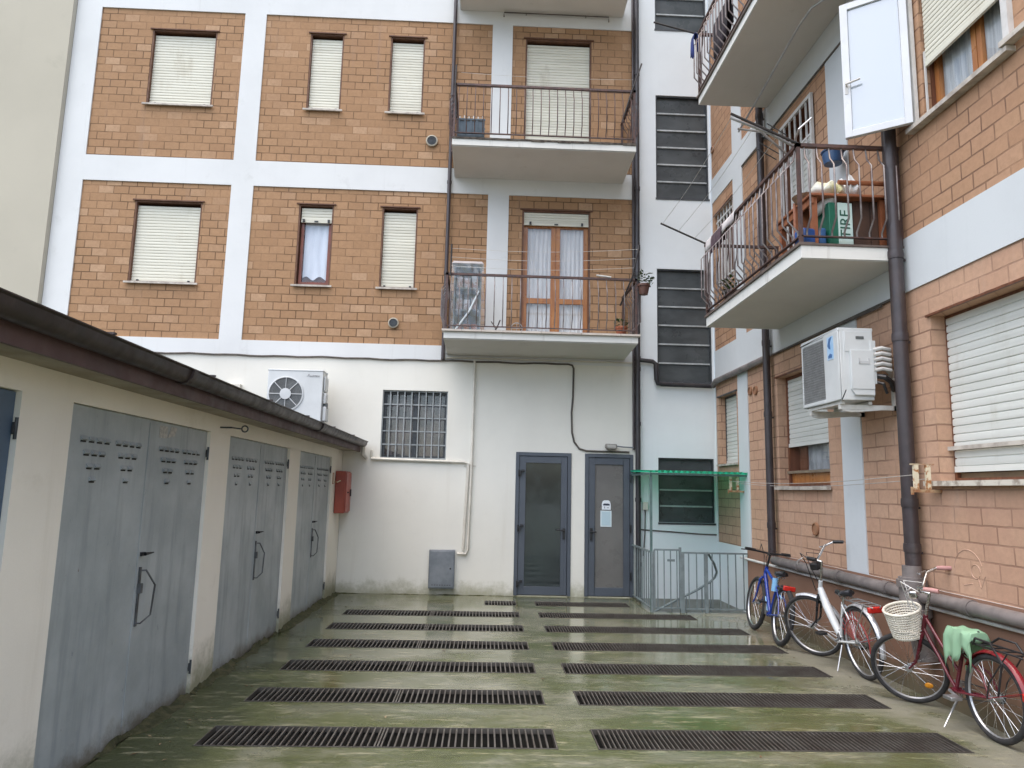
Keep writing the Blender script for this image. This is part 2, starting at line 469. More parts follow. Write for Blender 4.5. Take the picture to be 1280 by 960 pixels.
for i, (a, b) in enumerate(PX):
    for k, (c, d) in enumerate(PZ):
        hs = []
        if i == 0: hs = [WIN[k][0]]
        if i == 1: hs = [WIN[k][1], WIN[k][2]]
        if i == 2: hs = [BALD[k]]
        MB().sheet(a, b, c, d, [h+(.17,) for h in hs], .02).build('brick_panel', BRK_B, bb)

def shuttered(b, o, down=0., lab=None):
    x0, x1, z0, z1 = o
    m = MB(); liner(m, x0, x1, z0, z1, .024, .19, .024); lintel(m, x0, x1, z1)
    m.box(x0, x1, .19, .21, z0, z1)
    f = m.build('window', BROWNREV, b, label=lab)
    if down <= 0:
        zb = z0+.05
        shutter_mb(x0+.026, x1-.026, zb, z1-.065, .085).build('shutter', SHUT, f)
        pegs(x0+.03, x1-.03, zb-.045, .085, f)
    else:
        zb = z1-down
        shutter_mb(x0+.036, x1-.036, zb, z1-.04, .075).build('shutter', SHUT, f)
        pegs(x0+.03, x1-.03, zb-.045, .075, f)
    return f
for k in range(2):
    for i in range(3):
        o = WIN[k][i]
        if k == 0 and i == 1:
            f = shuttered(bb, o, .24, 'open window with red brown frame and a white curtain')
            x0, x1, z0, z1 = o
            s = MB(); liner(s, x0+.036, x1-.036, z0+.036, z1-.20, .10, .15, .045)
            s.build('sash', pm('red_brown_paint', c3(.20,.055,.03), c3(.14,.04,.02), 6, .4), f)
            MB().box(x0+.08, x1-.08, .128, .132, z0+.08, z1-.25).build('pane', GLASS, f)
            curtain_mb(x0+.085, x1-.085, z0+.16, z1-.26, .165, .008, 3).build('curtain', pm('bright_curtain', c3(.66,.71,.78), c3(.58,.63,.70), 3, .9, stretch=(4,4,.6)), f)
        else:
            f = shuttered(bb, o)
        sill_mb(o[0], o[1], o[2]).build('sill', SILL, f)

# balcony doors
f = shuttered(bb, BALD[1], 0, 'balcony door with cream roller shutter fully down'); f.name = 'balcony_door'
x0, x1, z0, z1 = BALD[0]
m = MB(); liner(m, x0, x1, z0, z1, .024, .19, .03); lintel(m, x0, x1, z1); m.box(x0, x1, .21, .23, z0, z1)
f = m.build('balcony_door', BROWNREV, bb, label='wooden double balcony door with net curtains')
shutter_mb(x0+.03, x1-.03, z1-.20, z1-.03, .05).build('shutter', SHUT, f); pegs(x0+.03, x1-.03, z1-.245, .05, f)
xm = (x0+x1)/2
s = MB()
for (a, b) in ((x0+.03, xm-.002), (xm+.002, x1-.03)):
    s.box(a, a+.07, .09, .14, z0+.01, z1-.2); s.box(b-.07, b, .09, .14, z0+.01, z1-.2)
    for (c, d) in ((z0+.01, z0+.12), (z0+.74, z0+.82), (z1-.27, z1-.2)): s.box(a+.07, b-.07, .092, .138, c, d)
s.build('door_leaf', WOOD, f)
MB().box(x0+.1, xm-.07, .112, .116, z0+.1, z1-.27).box(xm+.07, x1-.1, .112, .116, z0+.1, z1-.27).build('pane', GLASS, f)
curtain_mb(x0+.08, xm-.05, z0+.03, z1-.25, .165, .012, 6).build('curtain', CURT, f)
curtain_mb(xm+.05, x1-.08, z0+.03, z1-.25, .165, .012, 6).build('curtain', CURT, f)

# stairwell windows
for s_ in STW:
    x0, x1, z0, z1 = s_
    m = MB(); liner(m, x0, x1, z0, z1, .02, .10, .022); m.box(x0-.01, x1+.01, -.012, -.003, z0-.03, z0-.002)
    f = m.build('stairwell_window', STEELD, bb)
    MB().box(x0+.02, x1-.02, .07, .085, z0+.02, z1-.02).build('pane', STAIRG, f)
    n = 6 if z1-z0 > 1.5 else 4
    q = MB()
    for i in range(1, n): q.box(x0+.02, x1-.02, .045, .069, z0+(z1-z0)*i/n-.012, z0+(z1-z0)*i/n+.012)
    q.build('glazing_bar', BARLT, f)

# barred ground floor window
x0, x1, z0, z1 = GRD
m = MB(); liner(m, x0, x1, z0, z1, .09, .15, .05); m.box((x0+x1)/2-.03, (x0+x1)/2+.03, .10, .14, z0+.05, z1-.05)
f = m.build('window', STEELD, bb, label='ground floor window behind a steel bar grid')
MB().box(x0+.03, x1-.03, .13, .136, z0+.03, z1-.03).build('pane', GLASS, f)
MB().box(x0+.03, x1-.03, .20, .21, z0+.03, z1-.03).build('blind', pm('dim_blind', c3(.16,.14,.135), c3(.09,.09,.095), 4, .8), f)
q = MB()
for i in range(10): q.box(x0+.008+(x1-x0-.016)*i/9-.008, x0+.008+(x1-x0-.016)*i/9+.008, .018, .034, z0+.002, z1-.002)
for i in range(6): q.box(x0+.002, x1-.002, .035, .047, z0+.012+(z1-z0-.024)*i/5-.010, z0+.012+(z1-z0-.024)*i/5+.010)
q.build('window_grille', pm('grey_grille_paint', c3(.30,.32,.32), c3(.22,.24,.24), 8, .5), f)
MB().box(x0-.06, x1+.06, -.03, -.003, z0-.03, z0-.003).build('sill', PIPEC, f)

# the two grey doors
def big_door(o, glassy):
    x0, x1, z0, z1 = o
    m = MB(); liner(m, x0, x1, z0, z1, -.015, .06, .055, bottom=False)
    a, b = x0+.055, x1-.055
    m.box(a+.004, a+.10, .0, .05, z0+.01, z1-.06); m.box(b-.10, b-.004, .0, .05, z0+.01, z1-.06)
    m.box(a+.10, b-.10, .0, .05, z0+.01, z0+.13); m.box(a+.10, b-.10, .0, .05, z1-.16, z1-.06)
    if glassy: m.box(x1-.10, x1-.062, -.004, .055, z0+.01, z1-.06)
    d = m.build('door', ANTHR, bb, bevel=.003, label='glazed grey door with three black hinges' if glassy else 'grey door with a frosted panel and notices')
    MB().box(a+.09, b-.09, .02, .03, z0+.12, z1-.15).build('pane' if glassy else 'door_panel', DOORGL if glassy else FROST, d)
    if glassy:
        for zz in (z0+.17, z0+.98, z0+1.80):
            h = MB().box(x0+.045, x0+.085, -.05, -.016, zz-.035, zz+.035).box(x0+.085, x0+.13, -.045, -.005, zz+.02, zz+.055)
            h.tube([(x0+.05,-.045,zz-.05),(x0+.05,-.045,zz+.05)], .012, 8); h.build('hinge', BLACKP, d, bevel=.003)
        h = MB().box(b-.07, b-.035, -.02, -.003, z0+.83, z0+.99).tube([(b-.05,-.02,z0+.96),(b-.05,-.06,z0+.96),(b-.17,-.06,z0+.965)], .010, 8)
        h.build('handle', BLACKP, d)
    else:
        h = MB().box(a+.025, a+.065, -.02, -.003, z0+.82, z0+1.0).tube([(a+.045,-.02,z0+.95),(a+.045,-.055,z0+.95),(a+.12,-.055,z0+.945)], .012, 8)
        h.build('handle', BLACKP, d)
        for zz in (z0+.3, z0+1.0, z0+1.75): MB().tube([(x1-.05,-.028,zz-.06),(x1-.05,-.028,zz+.06)], .012, 8).build('hinge', BLACKP, d)
    return d
big_door(DL, True); big_door(DR, False)

# wall vents (round grilles)
for (vx, vz, rr) in ((-.985,7.11,.095), (-1.465,4.08,.082)):
    m = MB().lathe([(rr,-.0),(rr,-.022),(rr*.8,-.028),(rr*.78,-.012)], 28, 'y', (vx, .0, vz))
    f = m.build('wall_vent', pm('vent_ring', c3(.42,.38,.30), c3(.30,.27,.21), 9, .6), bb)
    q = MB()
    for i in range(7): q.box(vx-rr*.7, vx+rr*.7, -.022, -.016, vz-rr*.66+i*rr*.22-.004, vz-rr*.66+i*rr*.22+.004)
    q.lathe([(rr*.76,-.014),(rr*.76,-.0125)], 24, 'y', (vx,0,vz))
    q.build('vent_grille', STEELD, f)

# balconies
def balcony_back(x0, x1, zt, zb, zrail, tiles=True):
    m = MB().prism([(-1.0, zb+.02), (-1.0, zt), (-.002, zt), (-.002, zb-.03)], x0, x1, 'yz')
    # soffit flares in slightly at the sides like the poured slab
    s = m.build('balcony', SLABW, bb)
    MB().prism([(-.985, zb+.013), (-.003, zb-.037), (-.003, zb-.043), (-.985, zb+.006)], x0+.015, x1-.015, 'yz').build('soffit', SOFFIT, s)
    if tiles:
        q = MB(); n = 10
        for i in range(n): q.box(x0-.03+(x1-x0+.06)*i/n+.003, x0-.03+(x1-x0+.06)*(i+1)/n-.003, -1.04, -.9, zt+.002, zt+.030)
        q.build('edge_tile', pm('edge_tile_stone', c3(.55,.50,.44), c3(.44,.39,.34), 5, .6), s)
    else:
        q = MB()
        for i in range(14): 
            xa = x0+(x1-x0)*i/14; q.box(xa, x0+(x1-x0)*(i+1)/14, -1.012-.006*random.random(), -.95, zt-.012-.012*random.random(), zt+.012)
        q.build('eroded_edge', pm('black_damp_edge', c3(.035,.028,.024), c3(.12,.10,.08), 16, .9), s)
    if zrail:
        r1, r2 = railing_mb([(x0+.02,-.01,-1,0),(x0+.02,-.98,0,-1),(x1-.02,-.98,1,0),(x1-.02,-.01,0,0)], zt+.02, zrail)
        r1.build('railing', IRON, s); r2.build('balusters', IRONLIT if tiles else IRON, s)
    return s
balcony_back(-.62, 2.15, 3.755, 3.640, 4.60, True)
balcony_back(-.60, 2.13, 6.675, 6.545, 7.53, False)
balcony_back(-.60, 2.13, 9.56, 9.49, 10.42, False)
# curtain rail under the third balcony
MB().tube([(.13,-.05,9.33),(.13,-.05,9.41),(1.88,-.05,9.41),(1.88,-.05,9.32)], .010, 6).tube([(.5,-.05,9.41),(.5,0,9.41)],.006,5).tube([(1.5,-.05,9.41),(1.5,0,9.41)],.006,5).build('curtain_rail', CABLE, bb)

# pipes and cables on the facade
p = MB().tube([(2.345,-.06,.02),(2.345,-.06,HB)], .040, 12)
for zz in (.5,1.45,2.6,3.45,3.62,5.4,6.4,8.4): p.lathe([(.048,-.03),(.048,.03)], 14, 'z', (2.345,-.06,zz))
p.tube([(2.345,-.06,3.60),(2.58,-.06,3.58),(2.63,-.06,3.54),(2.635,-.06,3.30),(2.66,-.06,3.235),(2.72,-.06,3.225),(3.50,-.06,3.215)], .034, 10)
p.build('drainpipe', PIPEBK, bb)
MB().tube([(2.285,-.045,2.2),(2.285,-.045,HB)], .020, 8).build('drainpipe', PIPEB, bb)
p = MB().tube([(-.675,-.05,3.52),(-.675,-.05,HB)], .030, 10)
for zz in (4.9,6.4,7.9): p.lathe([(.037,-.025),(.037,.025)], 12, 'z', (-.675,-.05,zz))
p.build('drainpipe', PIPEB, bb)
MB().tube([(-.185,-.03,3.52),(-.185,-.03,1.98),(-.205,-.03,.66),(-.235,-.03,.60),(-.36,-.03,.60)], .018, 8).build('conduit', PIPEC, bb)
p = MB().tube([(-1.70,-.03,2.10),(-1.70,-.03,1.975),(-.30,-.03,1.955),(-.235,-.03,1.93),(-.275,-.03,.66)], .020, 8)
p.box(-.30,-.12,-.012,-.002,1.89,1.91); p.build('conduit', PIPEC, bb)
cp = []
for i in range(45):
    x = -6.7+i*(1.27+6.7)/44; cp.append((x, -.018, 3.505+.006*math.sin(i*1.7)+.004*math.sin(i*.6)))
cp += [(1.33,-.018,3.49),(1.352,-.018,3.44),(1.345,-.018,3.0),(1.325,-.018,2.75),(1.335,-.018,2.45),(1.37,-.018,2.30),(1.45,-.018,2.20),(1.56,-.018,2.17),(1.70,-.018,2.168),(2.22,-.018,2.165)]
MB().tube(cp, .014, 6).build('cable', CABLE, bb)
MB().tube([(-.62,-.02,3.555),(2.30,-.02,3.555)], .012, 6).build('cable', PIPEC, bb)
MB().box(-3.91,-3.71,-.09,-.003,2.93,3.05).build('junction_box', PIPEC, bb, bevel=.006)
# little socket box and its cable beside the downpipe
q = MB().box(2.42,2.50,-.05,-.003,1.30,1.42).build('junction_box', PIPEC, bb, bevel=.006)
MB().tube([(2.46,-.02,1.30),(2.455,-.02,.98),(2.43,-.02,.62)], .008, 6).build('cable', CABLE, bb)
MB().tube([(2.38,-.012,1.005),(2.7,-.012,.99),(3.3,-.012,.955),(3.55,-.012,.95)], .010, 6).build('cable', CABLE, bb)

# ------------------------------------------------------------------ neighbouring house on the left
nb = thing('neighbour_building', 'plain beige rendered neighbouring building at the far left', 'building', None, (-9.5, 14.88, 0))
MB().box(-5, 2.665, -3.98, 4, -.1, 13.2).build('wall', NEIGH, nb)

# ------------------------------------------------------------------ right wing (brick)
HR = 12.7
rw = thing('apartment_wing', 'brick apartment wing with white bands, brown downpipes and two balconies along the right side', 'building', FR)
def U(y): return -y
RP = [(U(10.975),U(10.0)), (U(9.62),U(7.08)), (U(6.70),-1.6)]
RZ = [(.85,3.30,BRK_R), (3.77,6.20,BRK_RU), (6.60,9.10,BRK_RU)]
HOLE = {(0,0):[(U(10.86),U(10.08),2.0,3.03,.14)], (1,0):[(U(8.64),U(7.37),1.66,2.99,.15)], (2,0):[(U(5.56),U(4.02),1.69,3.02,.16)],
        (0,1):[(U(10.86),U(10.05),4.72,5.95,.14)], (1,1):[(U(8.22),U(7.40),3.70,6.02,.12)], (2,1):[(U(5.46),U(4.46),4.655,6.02,.10)]}
w = MB().sheet(U(11.0), -1.2, .85, HR-.02, [(a, b, c, d, .012) for (a, b) in RP for (c, d, _) in RZ], 0)
w.box(U(11.0), -1.2, .42, 8, -2.3, HR-.02); w.box(-1.3, -1.2, .002, .419, -.1, HR-.03); w.box(U(11.0), -1.1, -.15, 8.1, HR-.02, HR+.25)  # unseen wing end set short so that sky light reaches the garages
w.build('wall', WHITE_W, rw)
for i, (a, b) in enumerate(RP):
    for k, (c, d, mt) in enumerate(RZ):
        MB().sheet(a, b, c, d, HOLE.get((i, k), []), .012).build('brick_panel', mt, rw)
MB().sheet(U(9.76), -1.2, -.15, .85, [], -.004).build('plinth', DADO, rw)
MB().sheet(U(11.0), U(9.76), -2.3, .85, [], -.002).build('plinth', WHITE_S, rw)

def backing(m, h): m.box(h[0], h[1], h[4]+.10, h[4]+.12, h[2], h[3])
# far small window, shutter down
h = HOLE[(0,0)][0]; m = MB(); liner(m, h[0], h[1], h[2], h[3], h[4]-.03, h[4]+.10, .03); backing(m, h); lintel(m, h[0], h[1], h[3], .012)
f = m.build('window', STEELD, rw); shutter_mb(h[0]+.03, h[1]-.03, h[2]+.06, h[3]-.02, h[4]-.02, .055).build('shutter', SHUTW, f); sill_mb(h[0], h[1], h[2]).build('sill', SILL, f)
# window under the air conditioner: shutter half down
h = HOLE[(1,0)][0]; m = MB(); liner(m, h[0], h[1], h[2], h[3], h[4]-.03, h[4]+.10, .04); backing(m, h); lintel(m, h[0], h[1], h[3], .012)
f = m.build('window', WOODD, rw, label='window with its shutter half lowered under the air conditioner')
shutter_mb(h[0]+.03, h[1]-.03, h[2]+.52, h[3]-.02, h[4]-.02, .055).build('shutter', SHUTW, f)
MB().box(h[0]+.04, h[1]-.04, h[4]+.03, h[4]+.036, h[2]+.04, h[2]+.55).build('pane', GLASS, f)
MB().box(h[0]+.04, h[1]-.04, h[4]-.005, h[4]+.025, h[2]+.02, h[2]+.16).build('sash', WOOD, f)
MB().box(h[0], h[1], h[4]-.05, h[4]-.012, h[2]+.16, h[2]+.19).build('shutter_rail', pm('dull_brass_rail', c3(.24,.19,.13), c3(.18,.14,.10), 8, .5), f)
curtain_mb(h[0]+.3, h[1]-.1, h[2]+.1, h[2]+.6, h[4]+.08, .01, 6).build('curtain', pm('dim_curtain', c3(.40,.42,.44), c3(.25,.27,.28), 5, .9), f)
sill_mb(h[0], h[1], h[2], .05, .035).build('sill', SILL, f)
# near big window, shutter almost down
h = HOLE[(2,0)][0]; m = MB(); liner(m, h[0], h[1], h[2], h[3], h[4]-.03, h[4]+.10, .03); backing(m, h); lintel(m, h[0], h[1], h[3], .012)
f = m.build('window', WOODD, rw, label='wide window with white roller shutter almost down')
shutter_mb(h[0]+.02, h[1]-.02, h[2]+.12, h[3]-.02, h[4]-.03, .0615).build('shutter', SHUTW, f)
MB().box(h[0]-.09, h[1], h[4]-.075, h[4]-.045, h[2]+.245, h[2]+.275).build('shutter_rail', SILL, f)
MB().box(h[0]+.03, h[1]-.03, h[4]+.0, h[4]+.03, h[2]+.004, h[2]+.07).build('sash', pm('ochre_sash', c3(.20,.14,.08), c3(.15,.10,.06), 6, .5), f)
sill_mb(h[0], h[1], h[2], .055, .035, .14, .12).build('sill', pm('pale_stone_sill', c3(.58,.54,.46), c3(.30,.25,.20), 12, .7, lo=.45, hi=.65), f)
# upper far small window with a white grille
h = HOLE[(0,1)][0]; m = MB(); liner(m, h[0], h[1], h[2], h[3], h[4]-.03, h[4]+.10, .04); backing(m, h); lintel(m, h[0], h[1], h[3], .012)
f = m.build('window', WOODD, rw); q = MB()
for i in range(6): q.box(h[0]+(h[1]-h[0])*(i+.5)/6-.01, h[0]+(h[1]-h[0])*(i+.5)/6+.01, .03, .05, h[2], h[3])
q.box(h[0], h[1], .028, .052, h[2]+.1, h[2]+.13); q.box(h[0], h[1], .028, .052, h[3]-.14, h[3]-.11)
q.build('window_grille', PIPEW, f); MB().box(h[0]+.03, h[1]-.03, h[4]+.02, h[4]+.026, h[2]+.03, h[3]-.03).build('pane', GLASS, f)
# balcony door with security grille and louvred leaves
h = HOLE[(1,1)][0]; m = MB(); liner(m, h[0], h[1], h[2], h[3], .0, .22, .035); backing(m, h)
f = m.build('balcony_door', WOODD, rw, label='balcony door with white security grille standing open')
q = MB(); a, b, c, d = h[0]-.03, h[1]+.03, h[2]+.02, h[3]+.02
liner(q, a, b, c, d, -.035, -.004, .045)
for i in range(1, 6): q.box(a+(b-a)*i/6-.009, a+(b-a)*i/6+.009, -.03, -.012, c, d)
for zz in (c+.55, c+1.05, c+1.85): q.box(a, b, -.028, -.014, zz-.012, zz+.012)
q.build('security_grille', PIPEW, f)
shutter_mb(h[0]+.04, h[1]-.04, h[2]+1.0, h[3]-.35, .08, .07, False).build('louvre', SHUTW, f)
q = MB(); q.T = Matrix.Translation((h[0]-.03,-.02,0)) @ Matrix.Rotation(R(-84), 4, 'Z')
liner(q, -.43, 0, h[2]+.12, h[3]+.03, -.015, .015, .04)
for i in range(1, 4): q.box(-.43+.43*i/4-.008, -.43+.43*i/4+.008, -.008, .008, h[2]+.12, h[3])
q.T = None; q.build('grille_leaf', PIPEW, f)
MB().box(h[0]+.03, h[1]-.03, .14, .16, h[2]+.02, h[2]+1.2).build('door_leaf', WOOD, f)
# upper near window with wooden frame, half shutter, and an outer white window swung open
h = HOLE[(2,1)][0]; m = MB(); liner(m, h[0], h[1], h[2], h[3], h[4]-.02, h[4]+.10, .03); backing(m, h); lintel(m, h[0], h[1], h[3], .012)
f = m.build('window', WOODD, rw, label='wooden window with half lowered shutter and an outer white sash swung open')
shutter_mb(h[0]+.02, h[1]-.02, h[2]+.52, h[3]-.02, h[4]-.06, .042).build('shutter', SHUT, f)
q = MB(); xm = (h[0]+h[1])/2+.04
for (a, b) in ((h[0]+.03, xm-.002), (xm+.002, h[1]-.03)):
    liner(q, a, b, h[2]+.02, h[3]-.03, h[4]-.0, h[4]+.04, .055)
q.build('sash', WOOD, f)
MB().box(h[0]+.08, h[1]-.08, h[4]+.018, h[4]+.024, h[2]+.07, h[3]-.08).build('pane', GLASS, f)
curtain_mb(h[0]+.07, h[1]-.07, h[2]+.05, h[3]-.1, h[4]+.035, .008, 9).build('curtain', pm('light_curtain', c3(.46,.49,.50), c3(.30,.33,.35), 5, .9, stretch=(7,7,.4)), f)
MB().box(h[0]-.16, h[1]+.03, -.06, h[4]-.02, h[2]-.035, h[2]+.003).build('sill', SILL, f)
MB().box(h[1]-.02, h[1]+.9, -.075, -.002, h[2]+.01, h[2]+.05).build('upper_sill', SILL, f)
MB().box(h[0]-.10, h[0]-.05, -.035, -.003, h[2]+.005, h[3]+.1).build('outer_jamb', PIPEW, f)
MB().box(h[1]-.03, h[1]+.03, -.03, .10, h[2]+.055, h[3]).build('outer_jamb', PIPEW, f)
MB().bar((h[0]+.02,.03,h[2]+.02),(h[0]+.02,.03,h[3]-.75),.014,.014).build('window_stay', PIPEW, f)
q = MB(); q.T = Matrix.Translation((h[0]-.06,-.045,0)) @ Matrix.Rotation(R(-127), 4, 'Z')
WSW = .53
liner(q, 0, WSW, h[2]+.015, h[2]+1.29, -.022, .022, .062)
q.T = None; sash = q.build('outer_sash', pm('white_aluminium', c3(.62,.64,.66), c3(.57,.59,.61), 3, .35), f, bevel=.003)
TS = Matrix.Translation((h[0]-.06,-.045,0)) @ Matrix.Rotation(R(-127), 4, 'Z')
# the pane and lever belong to the window too (thing > part > sub-part)
q = MB(); q.T = TS; q.box(.055, WSW-.055, -.004, .004, h[2]+.07, h[2]+1.24); q.T = None
q.build('outer_pane', glass('sky_reflection_glass', refl=.16, rough=.03, body=c3(.36,.42,.48), opac=.8), f)  # pale blue body colour paints the sky reflected in this pane
q = MB(); q.T = TS
for sg in (-1, 1): q.tube([(WSW-.032, .022*sg, h[2]+.50),(WSW-.032, .055*sg, h[2]+.50),(WSW-.15, .058*sg, h[2]+.515)], .009, 8)
q.box(WSW-.045, WSW-.02, -.026, .026, h[2]+.42, h[2]+.54); q.T = None
q.build('handle', PIPEW, f)
# balconies of the wing
def balcony_right(y0, y1, zt, zb, zrail, depth=.90, rail=True):
    xa, xb = U(y1), U(y0)
    s = MB().box(xa, xb, -depth, -.002, zb, zt).build('balcony', SLABW, rw)
    MB().box(xa+.012, xb-.012, -depth+.012, -.004, zb-.008, zb-.003).build('soffit', SOFFIT, s)
    MB().box(xa-.012, xb+.012, -depth-.022, -depth+.12, zt+.002, zt+.028).box(xa-.012, xb+.012, -depth+.12, -.004, zt+.002, zt+.02).build('edge_tile', pm('dark_edge_tile', c3(.13,.10,.085), c3(.09,.07,.06), 8, .6), s)
    r1, r2 = railing_mb([(xa+.02,-.01,-1,0),(xa+.02,-depth+.01,0,-1),(xb-.02,-depth+.01,1,0),(xb-.02,-.01,0,0)], zt+.02, zrail, .112, .085, r=.0075)
    r1.build('railing', IRON, s); r2.build('balusters', IRONLIT, s)
    return s
balcony_right(5.84, 8.50, 3.685, 3.575, 4.605)
balcony_right(5.84, 8.66, 6.665, 6.575, 7.56)
# curved curtain rail under the upper balcony, awning rods
MB().tube([(U(6.25),-.10,6.46),(U(6.35),-.30,6.44),(U(6.50),-.40,6.42),(U(6.75),-.42,6.40),(U(8.0),-.36,6.34),(U(8.8),-.33,6.30)], .012, 8).build('curtain_rail', ALU, rw)
# joint lines where the soffits meet the brick
MB().box(U(9.6), U(5.9), -.012, -.001, 6.195, 6.215).build('joint_strip', CABLE, rw)
MB().box(U(8.7), U(5.9), -.014, -.001, 3.285, 3.305).build('joint_strip', CABLE, rw)
MB().tube([(U(8.7),-.02,3.29),(U(6.2),-.02,3.27)], .012, 6).build('cable', CABLE, rw)
# downpipes
def pipe(y, r, zb, zt, mt, joints, off=.085):
    p = MB().tube([(U(y),-off,zb),(U(y),-off,zt)], r, 14)
    for zz in joints: p.lathe([(r*1.1,-.035),(r*1.14,0),(r*1.1,.035)], 16, 'z', (U(y),-off,zz))
    for zz in joints: p.box(U(y)-.008, U(y)+.008, -off+r*.6, -.002, zz-.05, zz-.03)
    return p
pipe(8.75, .046, .84, HR, PIPEB, (1.2,2.55,3.45,5.0,6.5), .07).build('drainpipe', PIPEB, rw)
p = pipe(5.83, .059, .84, HR, PIPEB, (1.16,1.52,2.9,3.62,5.0), .085); p.build('drainpipe', PIPEB, rw)
# fat iron foot of the near downpipe
p = MB().tube([(U(5.83),-.10,1.02),(U(5.83),-.10,.86)], .072, 14).tube([(U(5.83),-.105,.93),(U(5.83),-.105,.70),(U(5.80),-.105,.62)], .098, 16).tube([(U(5.79),-.10,.66),(U(5.72),-.085,.30)], .085, 14)
for zz in (.88,.66): p.lathe([(.112,-.03),(.112,.03)], 18, 'z', (U(5.83 if zz > .8 else 5.79),-.105,zz))
p.build('pipe_foot', PIPEG, rw)
p = MB().tube([(U(8.68),-.075,.79),(U(5.93),-.075,.79)], .052, 14).tube([(U(5.74),-.075,.79),(-1.2,-.075,.79)], .052, 14)
for yy in (8.0,7.1,6.25,5.2,4.5): p.lathe([(.060,-.05),(.060,.05)], 16, 'x', (U(yy),-.075,.79))
p.build('waste_pipe', PIPEG, rw)
MB().tube([(U(9.9),-.045,.715),(-1.2,-.045,.715)], .016, 8).build('conduit', PIPEW, rw)
MB().tube([(U(10.93),-.05,3.22),(U(10.8),-.05,3.27),(U(8.80),-.05,3.27)], .042, 10).build('waste_pipe', PIPEG, rw)
MB().box(U(10.95),U(9.0),-.025,-.002,3.285,3.33).build('ledge', SILL, rw)
# round terracotta vents
for (yy, zz, rr) in ((9.52,3.01-.06,.06), (9.33,2.99-.06,.06), (7.73,1.21,.07), (10.9,7.1,.06)):
    q = MB().lathe([(rr,0),(rr,-.02),(rr*.82,-.026),(rr*.8,-.012)], 24, 'y', (U(yy),.012,zz))
    q.build('wall_vent', pm('terracotta_vent', c3(.33,.17,.09), c3(.26,.13,.07), 9, .8), rw)
# chalk scribble on the bricks
q = MB()
def ring(cx, cz, rr, a0, a1, n=12): return [(U(cx)+rr*math.cos(R(a0+(a1-a0)*i/n)), .0105, cz+rr*math.sin(R(a0+(a1-a0)*i/n))) for i in range(n+1)]
for pts in (ring(5.30,1.03,.16,20,175), ring(5.22,1.04,.05,0,330), [(U(5.20),.0105,1.0),(U(5.17),.0105,.93),(U(5.12),.0105,1.02)], [(U(5.36),.0105,.93),(U(5.26),.0105,.95)]):
    q.tube(pts, .0028, 4)
q.build('chalk_mark', pm('faint_chalk', c3(.54,.36,.27), c3(.49,.31,.22), 30, .95), rw)

# ------------------------------------------------------------------ garage row on the left
t = NT('garage_door_steel')
c = t.mix(t.ramp(t.noise(1.3,7,.65), .3,.7), c3(.29,.325,.335), c3(.41,.445,.455))
c = t.mix(t.ramp(t.noise(1, 6, .6, vec=t.mapping((9,9,.8))), .48,.72,0,.7), c, c3(.22,.25,.265))
c = t.mix(t.ramp(t.noise(9, 8, .8, vec=t.mapping((1,1,.5),(4,0,2))), .62,.72,0,.8), c, c3(.12,.14,.165))
c = t.mix(t.ramp(t.noise(38, 3, .5, vec=t.mapping((1,1,.4),(1,5,8))), .70,.76,0,.8), c, c3(.36,.37,.36))
sp = t.add('ShaderNodeSeparateXYZ'); t.link(t.obj(), sp.inputs[0])
hh = t.math('ADD', sp.outputs['Z'], t.math('MULTIPLY', t.math('SUBTRACT', t.noise(6,8,.75), .5), .35))
c = t.mix(t.ramp(hh, -.02, .16, .85, 0), c, c3(.085,.065,.035))
c = t.mix(t.ramp(t.noise(26,7,.75,vec=t.mapping((1,1,.6),(8,1,3))), .66,.72,0,.8), c, c3(.14,.07,.035))
t.setc(c); t.setr(t.ramp(t.noise(3,5),.3,.7,.38,.6)); t.bump(t.noise(5,3),.12,.02); GDOOR = t.m
def flat_steel(name, col): return pm(name, col, tuple(list(x*.8 for x in col[:3])+[1]), 2, .45, dirt=c3(.08,.09,.10), dscale=3, damt=.4)
GDB = flat_steel('deep_blue_garage_steel', c3(.085,.135,.205))
gr = thing('garage_row', 'low row of cream rendered garages with grey blue steel doors and a brown gutter', 'building', FL)
GD = [(1.50,3.37), (3.79,5.69), (6.13,8.02), (8.48,10.24)]
w = MB().sheet(-3.0, 10.99, -.1, 2.16, [(a, b, .0, 1.952, .08) for a, b in GD], 0)
w.box(-3.0, 10.99, .10, 4.5, -.1, 2.16); w.build('wall', GARW, gr)
MB().prism([(-.30,2.185),(-.30,2.215),(4.6,2.62),(4.6,2.20)], -3.1, 10.985, 'yz').build('roof', ROOFM, gr)
MB().box(-3.1, 10.985, -.235, -.003, 2.085, 2.10).build('soffit', pm('soffit_board', c3(.36,.32,.25), c3(.28,.24,.18), 4, .8), gr)
MB().box(-3.1, 10.985, -.262, -.238, 2.072, 2.182).build('fascia', FASC, gr)
m = MB(); prof = [(-.264,2.215),(-.266,2.175),(-.285,2.150),(-.315,2.142),(-.345,2.152),(-.366,2.18),(-.372,2.215),(-.385,2.222),(-.385,2.228),(-.364,2.224),(-.358,2.184),(-.341,2.162),(-.315,2.152),(-.29,2.160),(-.274,2.18),(-.272,2.215)]
m.prism(prof, -3.1, 10.93, 'yz')
gt = m.build('gutter', GUTT, gr)
for i in range(7):
    y = 2.1+i*1.27; MB().box(y-.012, y+.012, -.392, -.25, 2.229, 2.239).build('gutter_clip', GUTT, gt)
for y in (4.35, 7.9): MB().prism([(-.392,2.222),(-.380,2.175),(-.350,2.144),(-.315,2.133),(-.28,2.142),(-.262,2.17),(-.262,2.20)][::-1], y-.03, y+.03, 'yz').build('gutter_joint', GUTT, gt)
MB().tube([(10.90,-.315,2.15),(10.90,-.315,2.03),(10.96,-.36,1.98)], .03, 8).build('gutter_outlet', PIPEC, gt)
